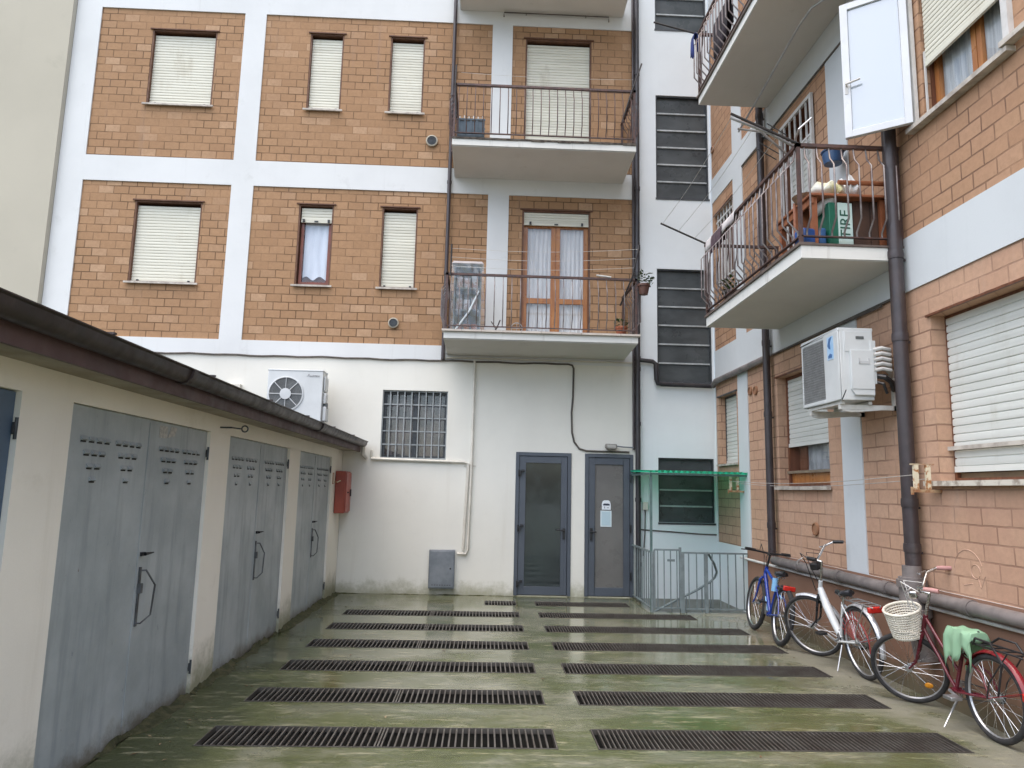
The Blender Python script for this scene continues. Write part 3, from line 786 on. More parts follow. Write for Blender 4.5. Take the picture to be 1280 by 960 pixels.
for gi, (a, b) in enumerate(GD):
    mt = GDB if gi == 0 else GDOOR
    mid = a+(b-a)*.5
    for li, (p0, p1) in enumerate(((a+.004, mid-.004), (mid+.004, b-.004))):
        o = li*.004
        leaf = MB().box(p0, p1, .022+o, .055, .004, 1.948)
        if li == 0: leaf.box(p1-.03, p1+.03, .0175, .0215, .03, 1.93)
        # pressed louvres: two inverted triangles per leaf
        q = leaf; W = p1-p0
        for cx in (p0+W*.30, p0+W*.70):
            for row, cnt in enumerate((4,3,2,1)):
                for k in range(cnt):
                    x = cx+(k-(cnt-1)/2)*.082; z = 1.79-row*.072
                    q.add([(x-.030,.0215+o,z),(x+.030,.0215+o,z),(x+.026,.0075,z-.020),(x-.026,.0075,z-.020),(x+.028,.0215+o,z-.026),(x-.028,.0215+o,z-.026)],
                          [(0,1,2,3),(3,2,4,5),(0,3,5),(1,4,2)])
        q.k = 1
        for k in range(2):
            for cx in (p0+W*.30, p0+W*.70):
                for row, cnt in enumerate((4,3,2,1)):
                    for kk in range(cnt):
                        if k: continue
                        x = cx+(kk-(cnt-1)/2)*.082; z = 1.79-row*.072
                        q.box(x-.026, x+.026, .0185, .0205, z-.034, z-.020)  # near-black plates paint the shade in the louvre slots
        d = leaf.build('garage_door', mt, gr, mats=[DARK])
        xh = p0-.006 if li == 0 else p1+.006
        for zz in (.20, 1.78): MB().tube([(xh,.010,zz-.05),(xh,.010,zz+.05)], .009, 8).box(xh-.016, xh+.016, .012, .020, zz-.028, zz+.028).build('hinge', STEELD, d)
        if li == 1:
            q = MB().tube([(mid+.0,.0,1.00),(mid+.015,-.02,1.00),(mid+.10,-.045,.90),(mid+.07,-.045,.72),(mid-.005,-.02,.68),(mid-.005,.01,.68)], .0055, 6)
            q.box(mid-.008, mid+.014, .008, .018, .66, 1.02); q.box(mid-.012, mid+.016, -.008, .018, .86, .92)
            q.build('handle', pm('worn_handle_steel', c3(.13,.14,.15), c3(.07,.07,.07), 12, .45, metal=.4), d)
            q = MB().box(mid-.012, mid+.03, .002, .018, 1.088, 1.112).tube([(mid+.01,-.006,1.10),(mid+.085,-.025,1.105)], [.011,.004], 8)
            q.build('latch', BLACKP, d)
MB().box(4.86, 4.98, .0235, .0257, 1.845, 1.925).prism([(4.99,1.85),(5.10,1.87),(5.13,1.93),(5.04,1.93)], .0235, .0257).build('paint_chip', pm('bare_primer', c3(.50,.48,.44), c3(.35,.35,.33), 40, .8), gr)
MB().tube([(5.88,.0,2.0),(5.88,-.09,2.0),(5.95,-.11,2.0),(5.98,-.13,2.0)], .006, 6).torus((5.99,-.16,2.0), .025, .006, 'x', 14, 6).build('wall_hook', STEELD, gr)
# ------------------------------------------------------------------ ground
t = NT('wet_mossy_concrete')
sp = t.add('ShaderNodeSeparateXYZ'); t.link(t.obj(), sp.inputs[0])
strk = t.mapping((.55,1.6,1))
c = t.mix(t.ramp(t.noise(1.0,8,.65,vec=strk), .33,.66), c3(.115,.124,.074), c3(.21,.21,.15))
moss = t.noise(1.25, 10, .72, vec=t.mapping((.7,1.3,1),(3,8,0)))
edge = t.ramp(sp.outputs['X'], -2.1, -1.2, .30, 0)           # moss keeps to the damp strip by the garages
near = t.ramp(sp.outputs['Y'], 4.2, 8.5, .07, 0)
mo = t.math('ADD', t.math('ADD', moss, edge), near)
c = t.mix(t.ramp(mo, .45, .62, 0, .9), c, c3(.072,.086,.022))
c = t.mix(t.ramp(mo, .64, .80, 0, .85), c, c3(.030,.040,.010))
wear = t.noise(2.1, 10, .75, vec=t.mapping((.6,1.9,1),(11,2,0)))
c = t.mix(t.ramp(wear, .575, .70, 0, .85), c, c3(.36,.335,.225))
dry = t.math('MULTIPLY', t.ramp(sp.outputs['X'], 2.55, 3.2, 0, 1), t.ramp(t.noise(1.1,6,.6), .36,.55,.2,1))
c = t.mix(t.math('MULTIPLY', dry, .7), c, c3(.28,.265,.22))
c = t.mix(t.ramp(t.noise(16,8,.8), .60,.72,0,.6), c, c3(.085,.08,.05))
c = t.mix(t.ramp(t.noise(70,4,.7), .64,.72,0,.45), c, c3(.34,.31,.22))
sc_ = t.noise(4.2, 10, .72, vec=t.mapping((.8,3.4,1),(5,3,0)))
c = t.mix(t.ramp(sc_, .53, .66, 0, .75), c, c3(.33,.31,.205))
c = t.mix(t.ramp(t.noise(5.5, 10, .75, vec=t.mapping((.9,2.6,1),(15,9,0))), .55, .68, 0, .65), c, c3(.042,.05,.018))
c = t.mix(t.ramp(t.noise(120, 3, .6), .55, .72, 0, .4), c, c3(.03,.03,.02))
cbase = c
wet = t.noise(.85, 6, .6, vec=t.mapping((.8,1.0,1),(1.7,.6,0)))
pud = t.math('ADD', wet, t.math('ADD', t.ramp(sp.outputs['Y'], 4.8, 8.0, -.02, .16), t.ramp(sp.outputs['X'], -1.8, -.4, -.08, .03)))
pud = t.math('SUBTRACT', pud, t.math('MULTIPLY', dry, .25))
rg = t.math('ADD', t.ramp(pud, .38, .55, .36, .03), t.math('MULTIPLY', t.noise(9,6,.7), .09))
t.setc(t.mix(t.ramp(pud, .42, .60, 0, .30), cbase, t.mix(.5, cbase, c3(.05,.055,.04)), 'MIX'))
t.setr(rg); t.b.inputs['Specular IOR Level'].default_value = .6
bpn = t.math('MULTIPLY', t.math('ADD', t.noise(26,8,.75), t.math('MULTIPLY', t.noise(3,4), .5)), t.ramp(pud, .42, .62, 1, .06))
t.bump(bpn, .7, .014)
GROUND = t.m
ROWS = [4.63+.913*k for k in range(7)]
GW = .375
GL = (-1.69, .50); GRR = (.745, 3.09)
grates = [(GL[0], GL[1], y) for y in ROWS[:6]] + [(.06, .50, ROWS[6])] + [(GRR[0], GRR[1], y) for y in ROWS[:4]] + [(GRR[0], 3.05, ROWS[4]), (GRR[0], 2.72, ROWS[5]), (.76, 2.06, ROWS[6])]
holes = [(a, b, y, y+GW, .32) for a, b, y in grates] + [(2.31, 3.566, 9.80, 10.998, 2.3)]
m = MB()
xs = sorted(set([-70,70]+[q for h in holes for q in h[:2]])); ys = sorted(set([-70,70]+[q for h in holes for q in h[2:4]]))
for i in range(len(xs)-1):
    for k in range(len(ys)-1):
        cx, cy = (xs[i]+xs[i+1])/2, (ys[k]+ys[k+1])/2
        if any(h[0] < cx < h[1] and h[2] < cy < h[3] for h in holes): continue
        m.quad((xs[i],ys[k],0),(xs[i+1],ys[k],0),(xs[i+1],ys[k+1],0),(xs[i],ys[k+1],0))
m.k = 0
for (a, b, c_, d, dp) in holes:
    m.k = 1 if dp < 1 else 2
    m.quad((a,c_,0),(a,d,0),(a,d,-dp),(a,c_,-dp)); m.quad((b,d,0),(b,c_,0),(b,c_,-dp),(b,d,-dp))
    m.quad((a,d,0),(b,d,0),(b,d,-dp),(a,d,-dp)); m.quad((b,c_,0),(a,c_,0),(a,c_,-dp),(b,c_,-dp))
    m.quad((a,c_,-dp),(b,c_,-dp),(b,d,-dp),(a,d,-dp))
tag(m.build('ground', GROUND, smooth=False, mats=[pm('shaded_drain_silt', c3(.018,.016,.013), c3(.03,.028,.02), 7, .8), pm('pit_concrete', c3(.30,.31,.29), c3(.22,.23,.20), 4, .9)]), kind='structure')  # channel silt is coloured near black to paint the shade below the grates
m = MB()
for i in range(7): m.box(3.40-.155*(i+1), 3.40-.155*i, 9.81, 10.99, -2.25, -.75-.17*(i+1))
m.box(3.40, 3.56, 9.81, 10.99, -2.25, -.75)
tag(m.build('basement_steps', pm('step_concrete', c3(.36,.37,.36), c3(.28,.29,.28), 4, .9)), kind='structure')

m = MB(); rg = random.Random(5)
for i in range(70):
    x, y = rg.uniform(-2.05, 3.3), rg.uniform(4.2, 10.6)
    if rg.random() < .6: x = rg.choice((rg.uniform(-2.05,-1.75), rg.uniform(2.9,3.45)))
    if any(a-.03 < x < b+.03 and gy-.03 < y < gy+GW+.03 for a, b, gy in grates) or (x > 2.2 and y > 9.6): continue
    a = rg.uniform(0, 6.28); s = rg.uniform(.008,.026); dx, dy = Vector((math.cos(a), math.sin(a), 0)), Vector((-math.sin(a), math.cos(a), 0))
    p = Vector((x, y, .002)); m.add([p, p+dx*s+dy*s*.45+Vector((0,0,.004)), p+dx*2*s+Vector((0,0,.003)), p+dx*s-dy*s*.45+Vector((0,0,.006))], [(0,1,2),(0,2,3)])
tag(m.build('leaf_litter', pm('dry_leaf', c3(.12,.07,.03), c3(.26,.20,.12), 3, .8, lo=.45, hi=.55)), kind='stuff')
# moss and silt built up along the foot of the garages and the back wall
m = MB(); rg = random.Random(21)
def moss_strip(p0, p1, n, inward, wmax, hmax):
    p0 = Vector(p0); p1 = Vector(p1); nx = Vector(inward); vs = []; fs = []; w0 = .5; h0 = .5
    for i in range(n+1):
        w0 = min(1, max(.08, w0+rg.uniform(-.25,.25))); h0 = min(1, max(.05, h0+rg.uniform(-.3,.3)))
        p = p0+(p1-p0)*i/n
        for (a, b) in ((0,1.0),(.25,.62+.2*rg.random()),(.6,.25+.15*rg.random()),(1.0,-.05)):
            vs.append(p+nx*(.001+a*w0*wmax)+Vector((0,0,b*h0*hmax)))
    for i in range(n):
        for j in range(3): fs.append((i*4+j, i*4+j+1, (i+1)*4+j+1, (i+1)*4+j))
    m.add(vs, fs)
for (a, b) in ((-2.0,1.5),(3.37,3.79),(5.69,6.13),(8.02,8.48),(10.24,10.99)): moss_strip((-2.130,a,0),(-2.130,b,0),max(8,int((b-a)/.03)),(1,0,0),.10,.05)
for (a, b) in ((1.5,3.37),(3.79,5.69),(6.13,8.02),(8.48,10.24)): moss_strip((-2.150,a,0),(-2.150,b,0),int((b-a)/.03),(1,0,0),.11,.045)
moss_strip((-2.1,10.998,0),(.48,10.998,0),70,(0,-1,0),.05,.018)
t = NT('wall_foot_moss'); t.setc(t.mix(t.ramp(t.noise(14,8,.75),.35,.65), c3(.030,.036,.010), c3(.095,.088,.04))); t.setr(.95); t.bump(t.noise(90,6,.8), .9, .02)
tag(m.build('moss', t.m), kind='stuff')
# ------------------------------------------------------------------ drain grates
GRATE = pm('rusty_grate_steel', c3(.13,.122,.11), c3(.085,.075,.065), 6, .45, metal=.3, dirt=c3(.11,.12,.065), dscale=4, damt=.4)
GRATER = pm('silted_grate_steel', c3(.105,.097,.086), c3(.068,.058,.05), 6, .5, metal=.3, dirt=c3(.12,.10,.07), dscale=4, damt=.6)
ORD = ['first row from the camera', 'second row from the camera', 'third row from the camera', 'fourth row from the camera', 'fifth row from the camera', 'sixth row from the camera']
def make_grate(a, b, y, mt, lab):
    L = b-a
    r = thing('floor_grate', lab, 'drain grate', None, (a, y, 0), 0, 'slotted drain grates across the courtyard floor')
    f = MB().box(.003, L-.003, .003, .010, -.03, .004).box(.003, L-.003, GW-.010, GW-.003, -.03, .004).box(.003, .010, .010, GW-.010, -.03, .004).box(L-.010, L-.003, .010, GW-.010, -.03, .004)
    f.box(L*.5-.005, L*.5+.005, .018, GW-.018, -.03, .005)
    f.build('frame', mt, r, smooth=False)
    bw = .0050 if mt is GRATE else .0040
    q = MB(); n = int((L-.04)/(.040 if mt is GRATE else .030))
    for i in range(1, n):
        x = .02+(L-.04)*i/n
        if abs(x-L*.5) < .012: continue
        q.box(x-bw, x+bw, .018, GW-.018, -.016, .003+.0015*math.sin(i*12.9))
    q.build('slats', mt, r, smooth=False)
    return r
def move_copy(o, a, y, lab):
    c = copy_tree(o); c.location = (a, y, 0); c['label'] = lab; return c
g0 = make_grate(GL[0], GL[1], ROWS[0], GRATE, 'dark slotted grate on the left half of the floor, '+ORD[0])
for k in range(1, 6): move_copy(g0, GL[0], ROWS[k], 'dark slotted grate on the left half of the floor, '+ORD[k])
make_grate(.06, .50, ROWS[6], GRATE, 'very short dark grate in front of the glazed grey door')
g1 = make_grate(GRR[0], GRR[1], ROWS[0], GRATER, 'dark slotted grate on the right half of the floor, '+ORD[0])
for k in range(1, 4): move_copy(g1, GRR[0], ROWS[k], 'dark slotted grate on the right half of the floor, '+ORD[k])
make_grate(GRR[0], 3.05, ROWS[4], GRATER, 'dark slotted grate on the right half of the floor, '+ORD[4])
make_grate(GRR[0], 2.72, ROWS[5], GRATER, 'dark grate on the right half of the floor ending just before the stair railing')
make_grate(.76, 2.06, ROWS[6], GRATER, 'narrow looking dark grate along the threshold of the frosted grey door')

# ------------------------------------------------------------------ air conditioners
ac = thing('air_conditioner', 'white outdoor air conditioner with one round fan above the garage roof', 'air conditioner', FB, (-2.76,-.58,2.29))
MB().box(-.395,.395,0,.30,.17,.915).box(-.40,.40,-.006,.306,.90,.925).build('casing', ACW, ac, bevel=.008)
fx, fz, fr = -.125, .565, .245
q = MB().lathe([(fr+.012,-.001),(fr+.012,-.014),(fr-.006,-.018),(fr-.012,-.001)], 40, 'y', (fx,0,fz))
for i in range(8):
    a = pi*i/4; q.bar((fx+.07*math.cos(a),-.018,fz+.07*math.sin(a)),(fx+fr*math.cos(a),-.018,fz+fr*math.sin(a)),.006,.010)
q.lathe([(.08,-.012),(.08,-.026),(.01,-.028)], 28, 'y', (fx,0,fz))
fg = q.build('fan_grille', pm('pale_grey_plastic', c3(.56,.58,.58), c3(.5,.52,.52), 4, .45), ac)
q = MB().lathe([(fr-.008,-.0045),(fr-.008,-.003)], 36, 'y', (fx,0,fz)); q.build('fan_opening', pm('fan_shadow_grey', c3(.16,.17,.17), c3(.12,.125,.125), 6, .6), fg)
q = MB()
for i in range(7): q.torus((fx,-.0125,fz), .09+.022*i, .0022, 'y', 36, 4)
q.build('fan_guard', ACG, fg)
MB().box(.398,.425,.05,.26,.62,.84).box(.398,.45,.06,.25,.19,.40).box(.398,.44,.06,.20,.44,.60).build('service_cover', ACW, ac, bevel=.012)
MB().lathe([(.045,.40),(.045,.452)], 18, 'x', (0,.13,.415)).build('valve', ACG, ac)
q = MB()
for x0, x1, z0, z1 in ((.16,.176,.828,.836),(.178,.196,.836,.862),(.20,.235,.826,.838),(.24,.262,.826,.848),(.268,.285,.828,.848),(.29,.31,.826,.846),(.315,.345,.828,.842)):
    q.prism([(x0,z0),(x1,z0),(x1+.006,z1),(x0+.006,z1)], -.0075, -.006)
q.build('badge', pm('grey_lettering', c3(.22,.23,.24), c3(.3,.3,.3), 10, .5), ac)
q = MB()
for x in (-.28, .28): q.box(x-.03, x+.03, -.03, .33, .012, .05).box(x-.02, x+.02, .02, .28, .05, .17)
q.build('foot', STEELD, ac)

ac = thing('air_conditioner', 'white outdoor air conditioner with dark square mesh and blue sticker on a wall bracket', 'air conditioner', FR, (U(6.36),-.535,2.38))
L = .36
MB().box(-L,L,.012,.30,0,.62).box(-L,L,-.004,.31,.60,.632).box(.10,L,-.004,.012,.0,.60).box(-L,-L+.03,-.004,.012,0,.60).box(-L+.03,.10,-.004,.012,0,.035).box(-L+.03,.10,-.004,.012,.575,.60).build('casing', ACW, ac, bevel=.007)
q = MB()
for i in range(23): q.box(-L+.03+i*.0187, -L+.033+i*.0187, -.003, .002, .035, .575)
for i in range(24): q.box(-L+.03, .10, -.006, -.002, .04+i*.0228, .0432+i*.0228)
fg = q.build('grille', pm('grey_mesh', c3(.34,.345,.34), c3(.27,.275,.27), 12, .5), ac)
q = MB().lathe([(.20,.005),(.20,.0068)], 30, 'y', (-.13,0,.30)); q.build('fan_opening', pm('fan_dark_grey', c3(.07,.072,.07), c3(.05,.052,.05), 20, .6), fg)
MB().box(-L+.03,.10,.008,.0118,.035,.575).build('mesh_backing', pm('coil_grey', c3(.15,.155,.15), c3(.11,.115,.11), 20, .6), fg)
# near end: service cover with steps
m = MB().box(L,L+.012,.05,.295,.42,.60).box(L,L+.035,.09,.29,.09,.43)
m.prism([(.09,.09),(.29,.09),(.29,.04),(.12,.04)], L, L+.03, 'yz').box(L,L+.02,.27,.318,.14,.52).box(L,L+.006,.04,.30,.03,.60)
m.build('service_cover', ACW, ac, bevel=.010)
MB().box(L+.0125,L+.016,.15,.22,.53,.555).build('label_plate', ACG, ac)
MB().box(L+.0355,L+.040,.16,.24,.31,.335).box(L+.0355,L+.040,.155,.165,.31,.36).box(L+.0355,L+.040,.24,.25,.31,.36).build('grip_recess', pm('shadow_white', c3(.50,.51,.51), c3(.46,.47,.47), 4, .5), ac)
MB().box(.17,.28,-.0075,-.0045,.37,.575).build('sticker', pm('blue_sticker', c3(.30,.50,.72), c3(.42,.58,.74), 7, .4), ac)
q = MB(); q.prism([(.18,.50),(.21,.56),(.26,.57),(.225,.52),(.235,.46),(.205,.47)], -.0095, -.0078).prism([(.19,.385),(.26,.385),(.26,.41),(.225,.425),(.19,.405)], -.0095, -.0078)
q.build('sticker_emblem', pm('deep_blue_print', c3(.06,.17,.38), c3(.05,.13,.30), 6, .4), ac)
# bracket
q = MB()
for x in (-.26, .29): q.box(x-.018, x+.018, .02, .53, -.075, -.035).box(x-.018, x+.018, .495, .530, -.075, .28)
q.box(-.30,.33,.02,.05,-.034,-.006).box(-.30,.33,.26,.29,-.034,-.006)
for x in (-.26, .29): q.prism([(.04,-.076),(.40,-.076),(.12,-.10),(.04,-.09)], x-.016, x+.016, 'yz')
q.build('wall_bracket', pm('bracket_white', c3(.60,.60,.57), c3(.48,.47,.43), 6, .5, dirt=c3(.3,.25,.2), dscale=5), ac)
q = MB()
for i in range(5): q.tube([(L+.01,.30,.44-i*.045),(L+.035,.36,.452-i*.045),(L+.03,.43,.44-i*.045),(L-.04,.47,.43-i*.05),(L-.12,.50,.42-i*.05)], .0175, 8)
q.build('insulated_pipe', pm('pipe_insulation', c3(.60,.59,.56), c3(.40,.39,.37), 6, .7), ac)
q = MB().tube([(L-.02,.31,.22),(L+.03,.38,.20),(L+.01,.45,.16),(L-.05,.50,.10)], .022, 8).tube([(L-.02,.31,.17),(L+.04,.36,.14),(L+.02,.40,.06)], .012, 8)
q.build('cable', BLACKP, ac)

# ------------------------------------------------------------------ small wall fittings
mc = thing('meter_cabinet', 'grey metal meter cabinet low on the cream wall', 'cabinet', FB, (-.58,0,.10))
MB().box(-.19,.19,-.10,-.004,0,.555).build('cabinet', ZINC, mc, bevel=.006)
d = MB().box(-.172,.172,-.112,-.1005,.018,.537).build('door', ZINC, mc, bevel=.004)
q = MB()
for i in range(8): q.box(-.14+i*.037, -.12+i*.037, -.1145, -.1122, .05, .058)
q.build('vent_slot', DARK, d); MB().lathe([(.012,-.112),(.012,-.118)], 12, 'y', (.13,0,.29)).build('lock', BLACKP, d)
hb = thing('fire_hose_box', 'red metal fire hose box in the corner beside the garages', 'hose box', FL, (10.72,0,1.17))
MB().box(-.20,.20,-.15,-.004,0,.60).build('box', pm('faded_red_paint', c3(.38,.085,.055), c3(.30,.07,.05), 4, .45, dirt=c3(.16,.05,.035), dscale=5), hb, bevel=.012)
d = MB().box(-.185,.185,-.165,-.152,.02,.58).build('door', pm('red_door_paint', c3(.42,.10,.07), c3(.34,.08,.055), 4, .4, dirt=c3(.5,.22,.18), dscale=7), hb, bevel=.006)
MB().box(-.10,.02,-.168,-.1655,.285,.305).build('slot_plate', DARK, d)
MB().box(.10,.125,-.185,-.166,.24,.34).build('handle', BLACKP, d)
MB().tube([(-.203,-.08,.46),(-.24,-.08,.46),(-.26,-.05,.44),(-.26,-.004,.44)], .008, 6).build('pipe', RUSTW, hb)
q = MB().box(0,.085,-.006,-.002,0,.16); nt = tag(q.build('small_notice', pm('notice_red', c3(.40,.16,.11), c3(.50,.30,.22), 9, .7)), 'tiny red bordered notice beside the last garage door', 'notice')
nt.matrix_world = FL @ Matrix.Translation((10.335,0,1.58)); nt2 = MB().box(.014,.071,-.0085,-.0065,.014,.146).build('paper', pm('notice_cream', c3(.55,.48,.38), c3(.50,.40,.31), 9, .7), nt)
lp = thing('wall_lamp', 'small grey floodlight on a horizontal arm above the frosted door', 'lamp', FB, (1.93,-.09,2.245))
MB().prism([(-.085,.035),(.075,.03),(.085,-.03),(.055,-.05),(-.06,-.05),(-.09,-.02)], -.05, .06).build('lamp_head', pm('dull_lamp_metal', c3(.26,.24,.21), c3(.18,.17,.15), 8, .45, metal=.3), lp, bevel=.008)
MB().box(-.07,.06,-.054,-.0505,-.025,.022).build('lens', pm('lamp_lens', c3(.45,.44,.40), c3(.38,.37,.34), 8, .2), lp)
MB().tube([(.07,.0,.005),(.16,.02,-.003),(.34,.03,-.012),(.38,.08,-.012)], .010, 8).build('arm', ZINC, lp)
# notices on the frosted door
sg = thing('door_sign', 'white round topped notice with a dark band on the frosted door', 'sign', FB, (1.872,.0165,1.29))
MB().prism([(-.068,0),(.068,0),(.068,.085),(.055,.125),(.03,.14),(-.03,.14),(-.055,.125),(-.068,.085)], -.006, 0).build('plate', pm('white_sign', c3(.74,.77,.80), c3(.70,.73,.77), 3, .35), sg)
MB().prism([(-.048,.062),(.050,.062),(.050,.085),(.025,.092),(-.025,.092),(-.048,.085)], -.008, -.0065).build('dark_band', pm('navy_print', c3(.03,.035,.06), c3(.04,.045,.07), 8, .4), sg)
MB().box(-.035,-.020,-.0075,-.0065,.018,.048).box(.008,.038,-.0075,-.0065,.024,.036).build('symbol', pm('grey_print', c3(.25,.27,.31), c3(.35,.37,.4), 20, .5), sg)
sg = thing('door_notice', 'blank pale blue paper sheet in a clear sleeve on the frosted door', 'notice', FB, (1.868,.0165,1.035))
MB().box(-.085,.085,-.005,0,0,.24).build('sleeve', pm('clear_sleeve', c3(.62,.70,.72), c3(.58,.66,.69), 3, .2), sg)
MB().box(-.066,.066,-.007,-.0055,.02,.225).build('paper', pm('pale_blue_paper', c3(.42,.55,.60), c3(.46,.57,.62), 3, .4), sg)

# ------------------------------------------------------------------ rusty line brackets and the cords between them
def line_bracket(y, z, lab, dark):
    b = thing('line_bracket', lab, 'bracket', FR, (U(y),0,z), 0, 'rusty clothes line brackets on the brick wing')
    MB().box(-.012,.012,-.215,.012,-.012,.012).box(-.012,.012,-.225,-.213,-.03,.03).build('arm', pm('rust'+('_dark' if dark else ''), c3(.28,.12,.05), c3(.42,.28,.16), 14, .8), b)
    for yy in (-.185, -.088): MB().box(-.012,.012,yy-.018,yy+.018,.0125,.20).build('upright', RUSTW, b)
    MB().box(-.010,.010,-.225,-.04,.2005,.212).build('top_link', pm('rust_link'+('_dark' if dark else ''), c3(.30,.14,.07), c3(.45,.38,.26), 14, .8), b)
    return b
line_bracket(5.56, 1.615, 'rust stained white bracket in front of the thick brown downpipe', False)
line_bracket(9.84, 1.60, 'rust stained white bracket under the end of the green awning', True)
q = MB()
for yy, dz in ((-.185,.13),(-.088,.10)):
    q.tube([(U(9.84+(5.56-9.84)*i/12), yy, 1.61+dz-.05*math.sin(pi*i/12)) for i in range(13)], .003, 4)
o = tag(q.build('clothes_line', pm('grey_cord', c3(.45,.43,.40), c3(.38,.36,.33), 9, .8)), 'thin grey cords strung between two rusty brackets along the brick wall', 'clothes line'); o.matrix_world = FR

# ------------------------------------------------------------------ awning and stair railing
GREENS = translucent('green_corrugated_plastic', c3(.05,.66,.42), .35, .78, .25)
aw = thing('awning', 'green corrugated plastic awning over the basement stairs', 'awning', None, (2.27, 9.70, 0))
m = MB(); n = 150; W = 1.38; vs = []; fs = []
for i in range(n+1):
    x = -.04+W*i/n; dz = .016*math.sin(x/.076*2*pi)
    vs += [(x, -.02, 1.845+dz), (x, 1.28, 1.885+dz)]
for i in range(n): fs.append((2*i, 2*i+2, 2*i+3, 2*i+1))
m.add(vs, fs); m.build('sheet', GREENS, aw)
GRNM = pm('green_grey_steel', c3(.12,.19,.18), c3(.09,.14,.135), 9, .5, metal=.2)
MB().box(-.03,1.30,.02,.05,1.800,1.824).box(-.03,1.30,1.22,1.25,1.835,1.858).box(-.03,0,.051,1.219,1.805,1.829).build('frame', GRNM, aw)
MB().box(-.018,.012,.052,.080,.0,1.804).build('post', GRNM, aw)
RAILM = pm('grey_green_railing_paint', c3(.22,.265,.27), c3(.16,.195,.20), 10, .45, metal=.2)
sr = thing('stair_railing', 'grey green steel railing with a gate around the basement stairs', 'railing', None, (2.27, 9.74, 0))
m = MB(); h = .775
def run(a, b, n, zt=h, zb=.05, r=.007):
    a = Vector(a); b = Vector(b)
    m.bar(a+Vector((0,0,zt)), b+Vector((0,0,zt)), .034, .022); m.bar(a+Vector((0,0,zb)), b+Vector((0,0,zb)), .026, .016)
    for i in range(n):
        p = a+(b-a)*(i+.5)/n; m.bar(p+Vector((0,0,zb)), p+Vector((0,0,zt)), .013, .013)
run((0,1.24,0),(0,0,0),9); run((.44,0,0),(1.285,0,0),8)
m.build('bars', RAILM, sr)
m = MB()
for x, w_ in ((-.0,.028),(.40,.055),(.725,.040)): m.bar((x,-.004,0),(x,-.004,h+.012),w_,w_)
m.build('post', RAILM, sr)
m = MB(); run((.03,-.01,0),(.375,-.01,0),4,.81,.06); m.bar((.03,-.01,.06),(.03,-.01,.81),.022,.022); m.bar((.375,-.01,.06),(.375,-.01,.845),.03,.03)
m.box(.20,.30,-.03,-.018,.66,.69); m.build('gate', RAILM, sr)
hp = [(.76,.03,.775),(.82,.10,.71),(.90,.2,.62),(.965,.3,.50),(.955,.36,.42),(.90,.38,.36),(.70,.38,.24),(.35,.38,.07),(.12,.38,-.05)]
MB().tube(hp, .016, 8).build('handrail', RAILM, sr)
q = MB()
for x, zt in ((.36,.06),(.56,.15),(.78,.28),(.90,.36)): q.bar((x,.38,-.6),(x,.38,zt),.014,.014)
q.build('baluster', RAILM, sr)
# ------------------------------------------------------------------ things on the balconies
def leafy(m, c, n, spread, h, size=.035, seed=1):
    rg = random.Random(seed)
    for i in range(n):
        a = rg.uniform(0, 2*pi); r = spread*rg.random()**.6; z = h*rg.random()
        p = Vector(c)+Vector((r*math.cos(a), r*math.sin(a), z))
        d = Vector((math.cos(a+rg.uniform(-.8,.8)), math.sin(a+rg.uniform(-.8,.8)), rg.uniform(-.3,.9))).normalized()
        s = d.cross(Vector((0,0,1))).normalized()*size*.35*rg.uniform(.7,1.3); L = size*rg.uniform(.7,1.5)
        m.add([p, p+d*L*.5+s, p+d*L, p+d*L*.5-s], [(0,1,2),(0,2,3)])
    return m
LEAF = pm('leaf_green', c3(.065,.11,.03), c3(.04,.075,.02), 12, .55)
TERRA = pm('terracotta', c3(.36,.115,.055), c3(.28,.09,.045), 9, .75)
def pot(name, lab, frame, loc, r, h, mt, plant, seed, cat='plant pot'):
    p = thing(name, lab, cat, frame, loc)
    MB().lathe([(r*.68,0),(r*.96,h*.8),(r*1.1,h*.8),(r*1.1,h),(r*.98,h),(r*.9,h*.86)], 20).build('pot', mt, p)
    MB().lathe([(r*.9,h*.84),(r*.9,h*.86)], 16).build('soil', pm('soil_'+name, c3(.04,.03,.02), c3(.06,.045,.03), 30, .95), p)
    leafy(MB(), (0,0,h*.86), *plant, seed=seed).build('leaves', LEAF, p)
    return p
pot('flower_pot', 'terracotta pot of a low plant on the lower balcony floor at its right end', FB, (1.93,-.87,3.79), .085, .13, TERRA, (60,.08,.14,.05), 3)
hp_ = pot('hanging_pot', 'brown pot with trailing plant hung outside the lower balcony rail', FB, (2.235,-1.0,4.38), .085, .15, pm('brown_pot', c3(.12,.055,.035), c3(.09,.04,.03), 8, .6), (50,.10,.20,.06), 5)
leafy(MB(), (.08,0,.14), 18, .05, .14, .05, 9).tube([(.02,0,.13),(.08,0,.18),(.11,0,.26)], .006, 5).build('stem', LEAF, hp_)
MB().tube([(-.085,0,.14),(-.10,0,.20),(-.085,.0,.225)], .005, 5).build('hook', IRONB, hp_)
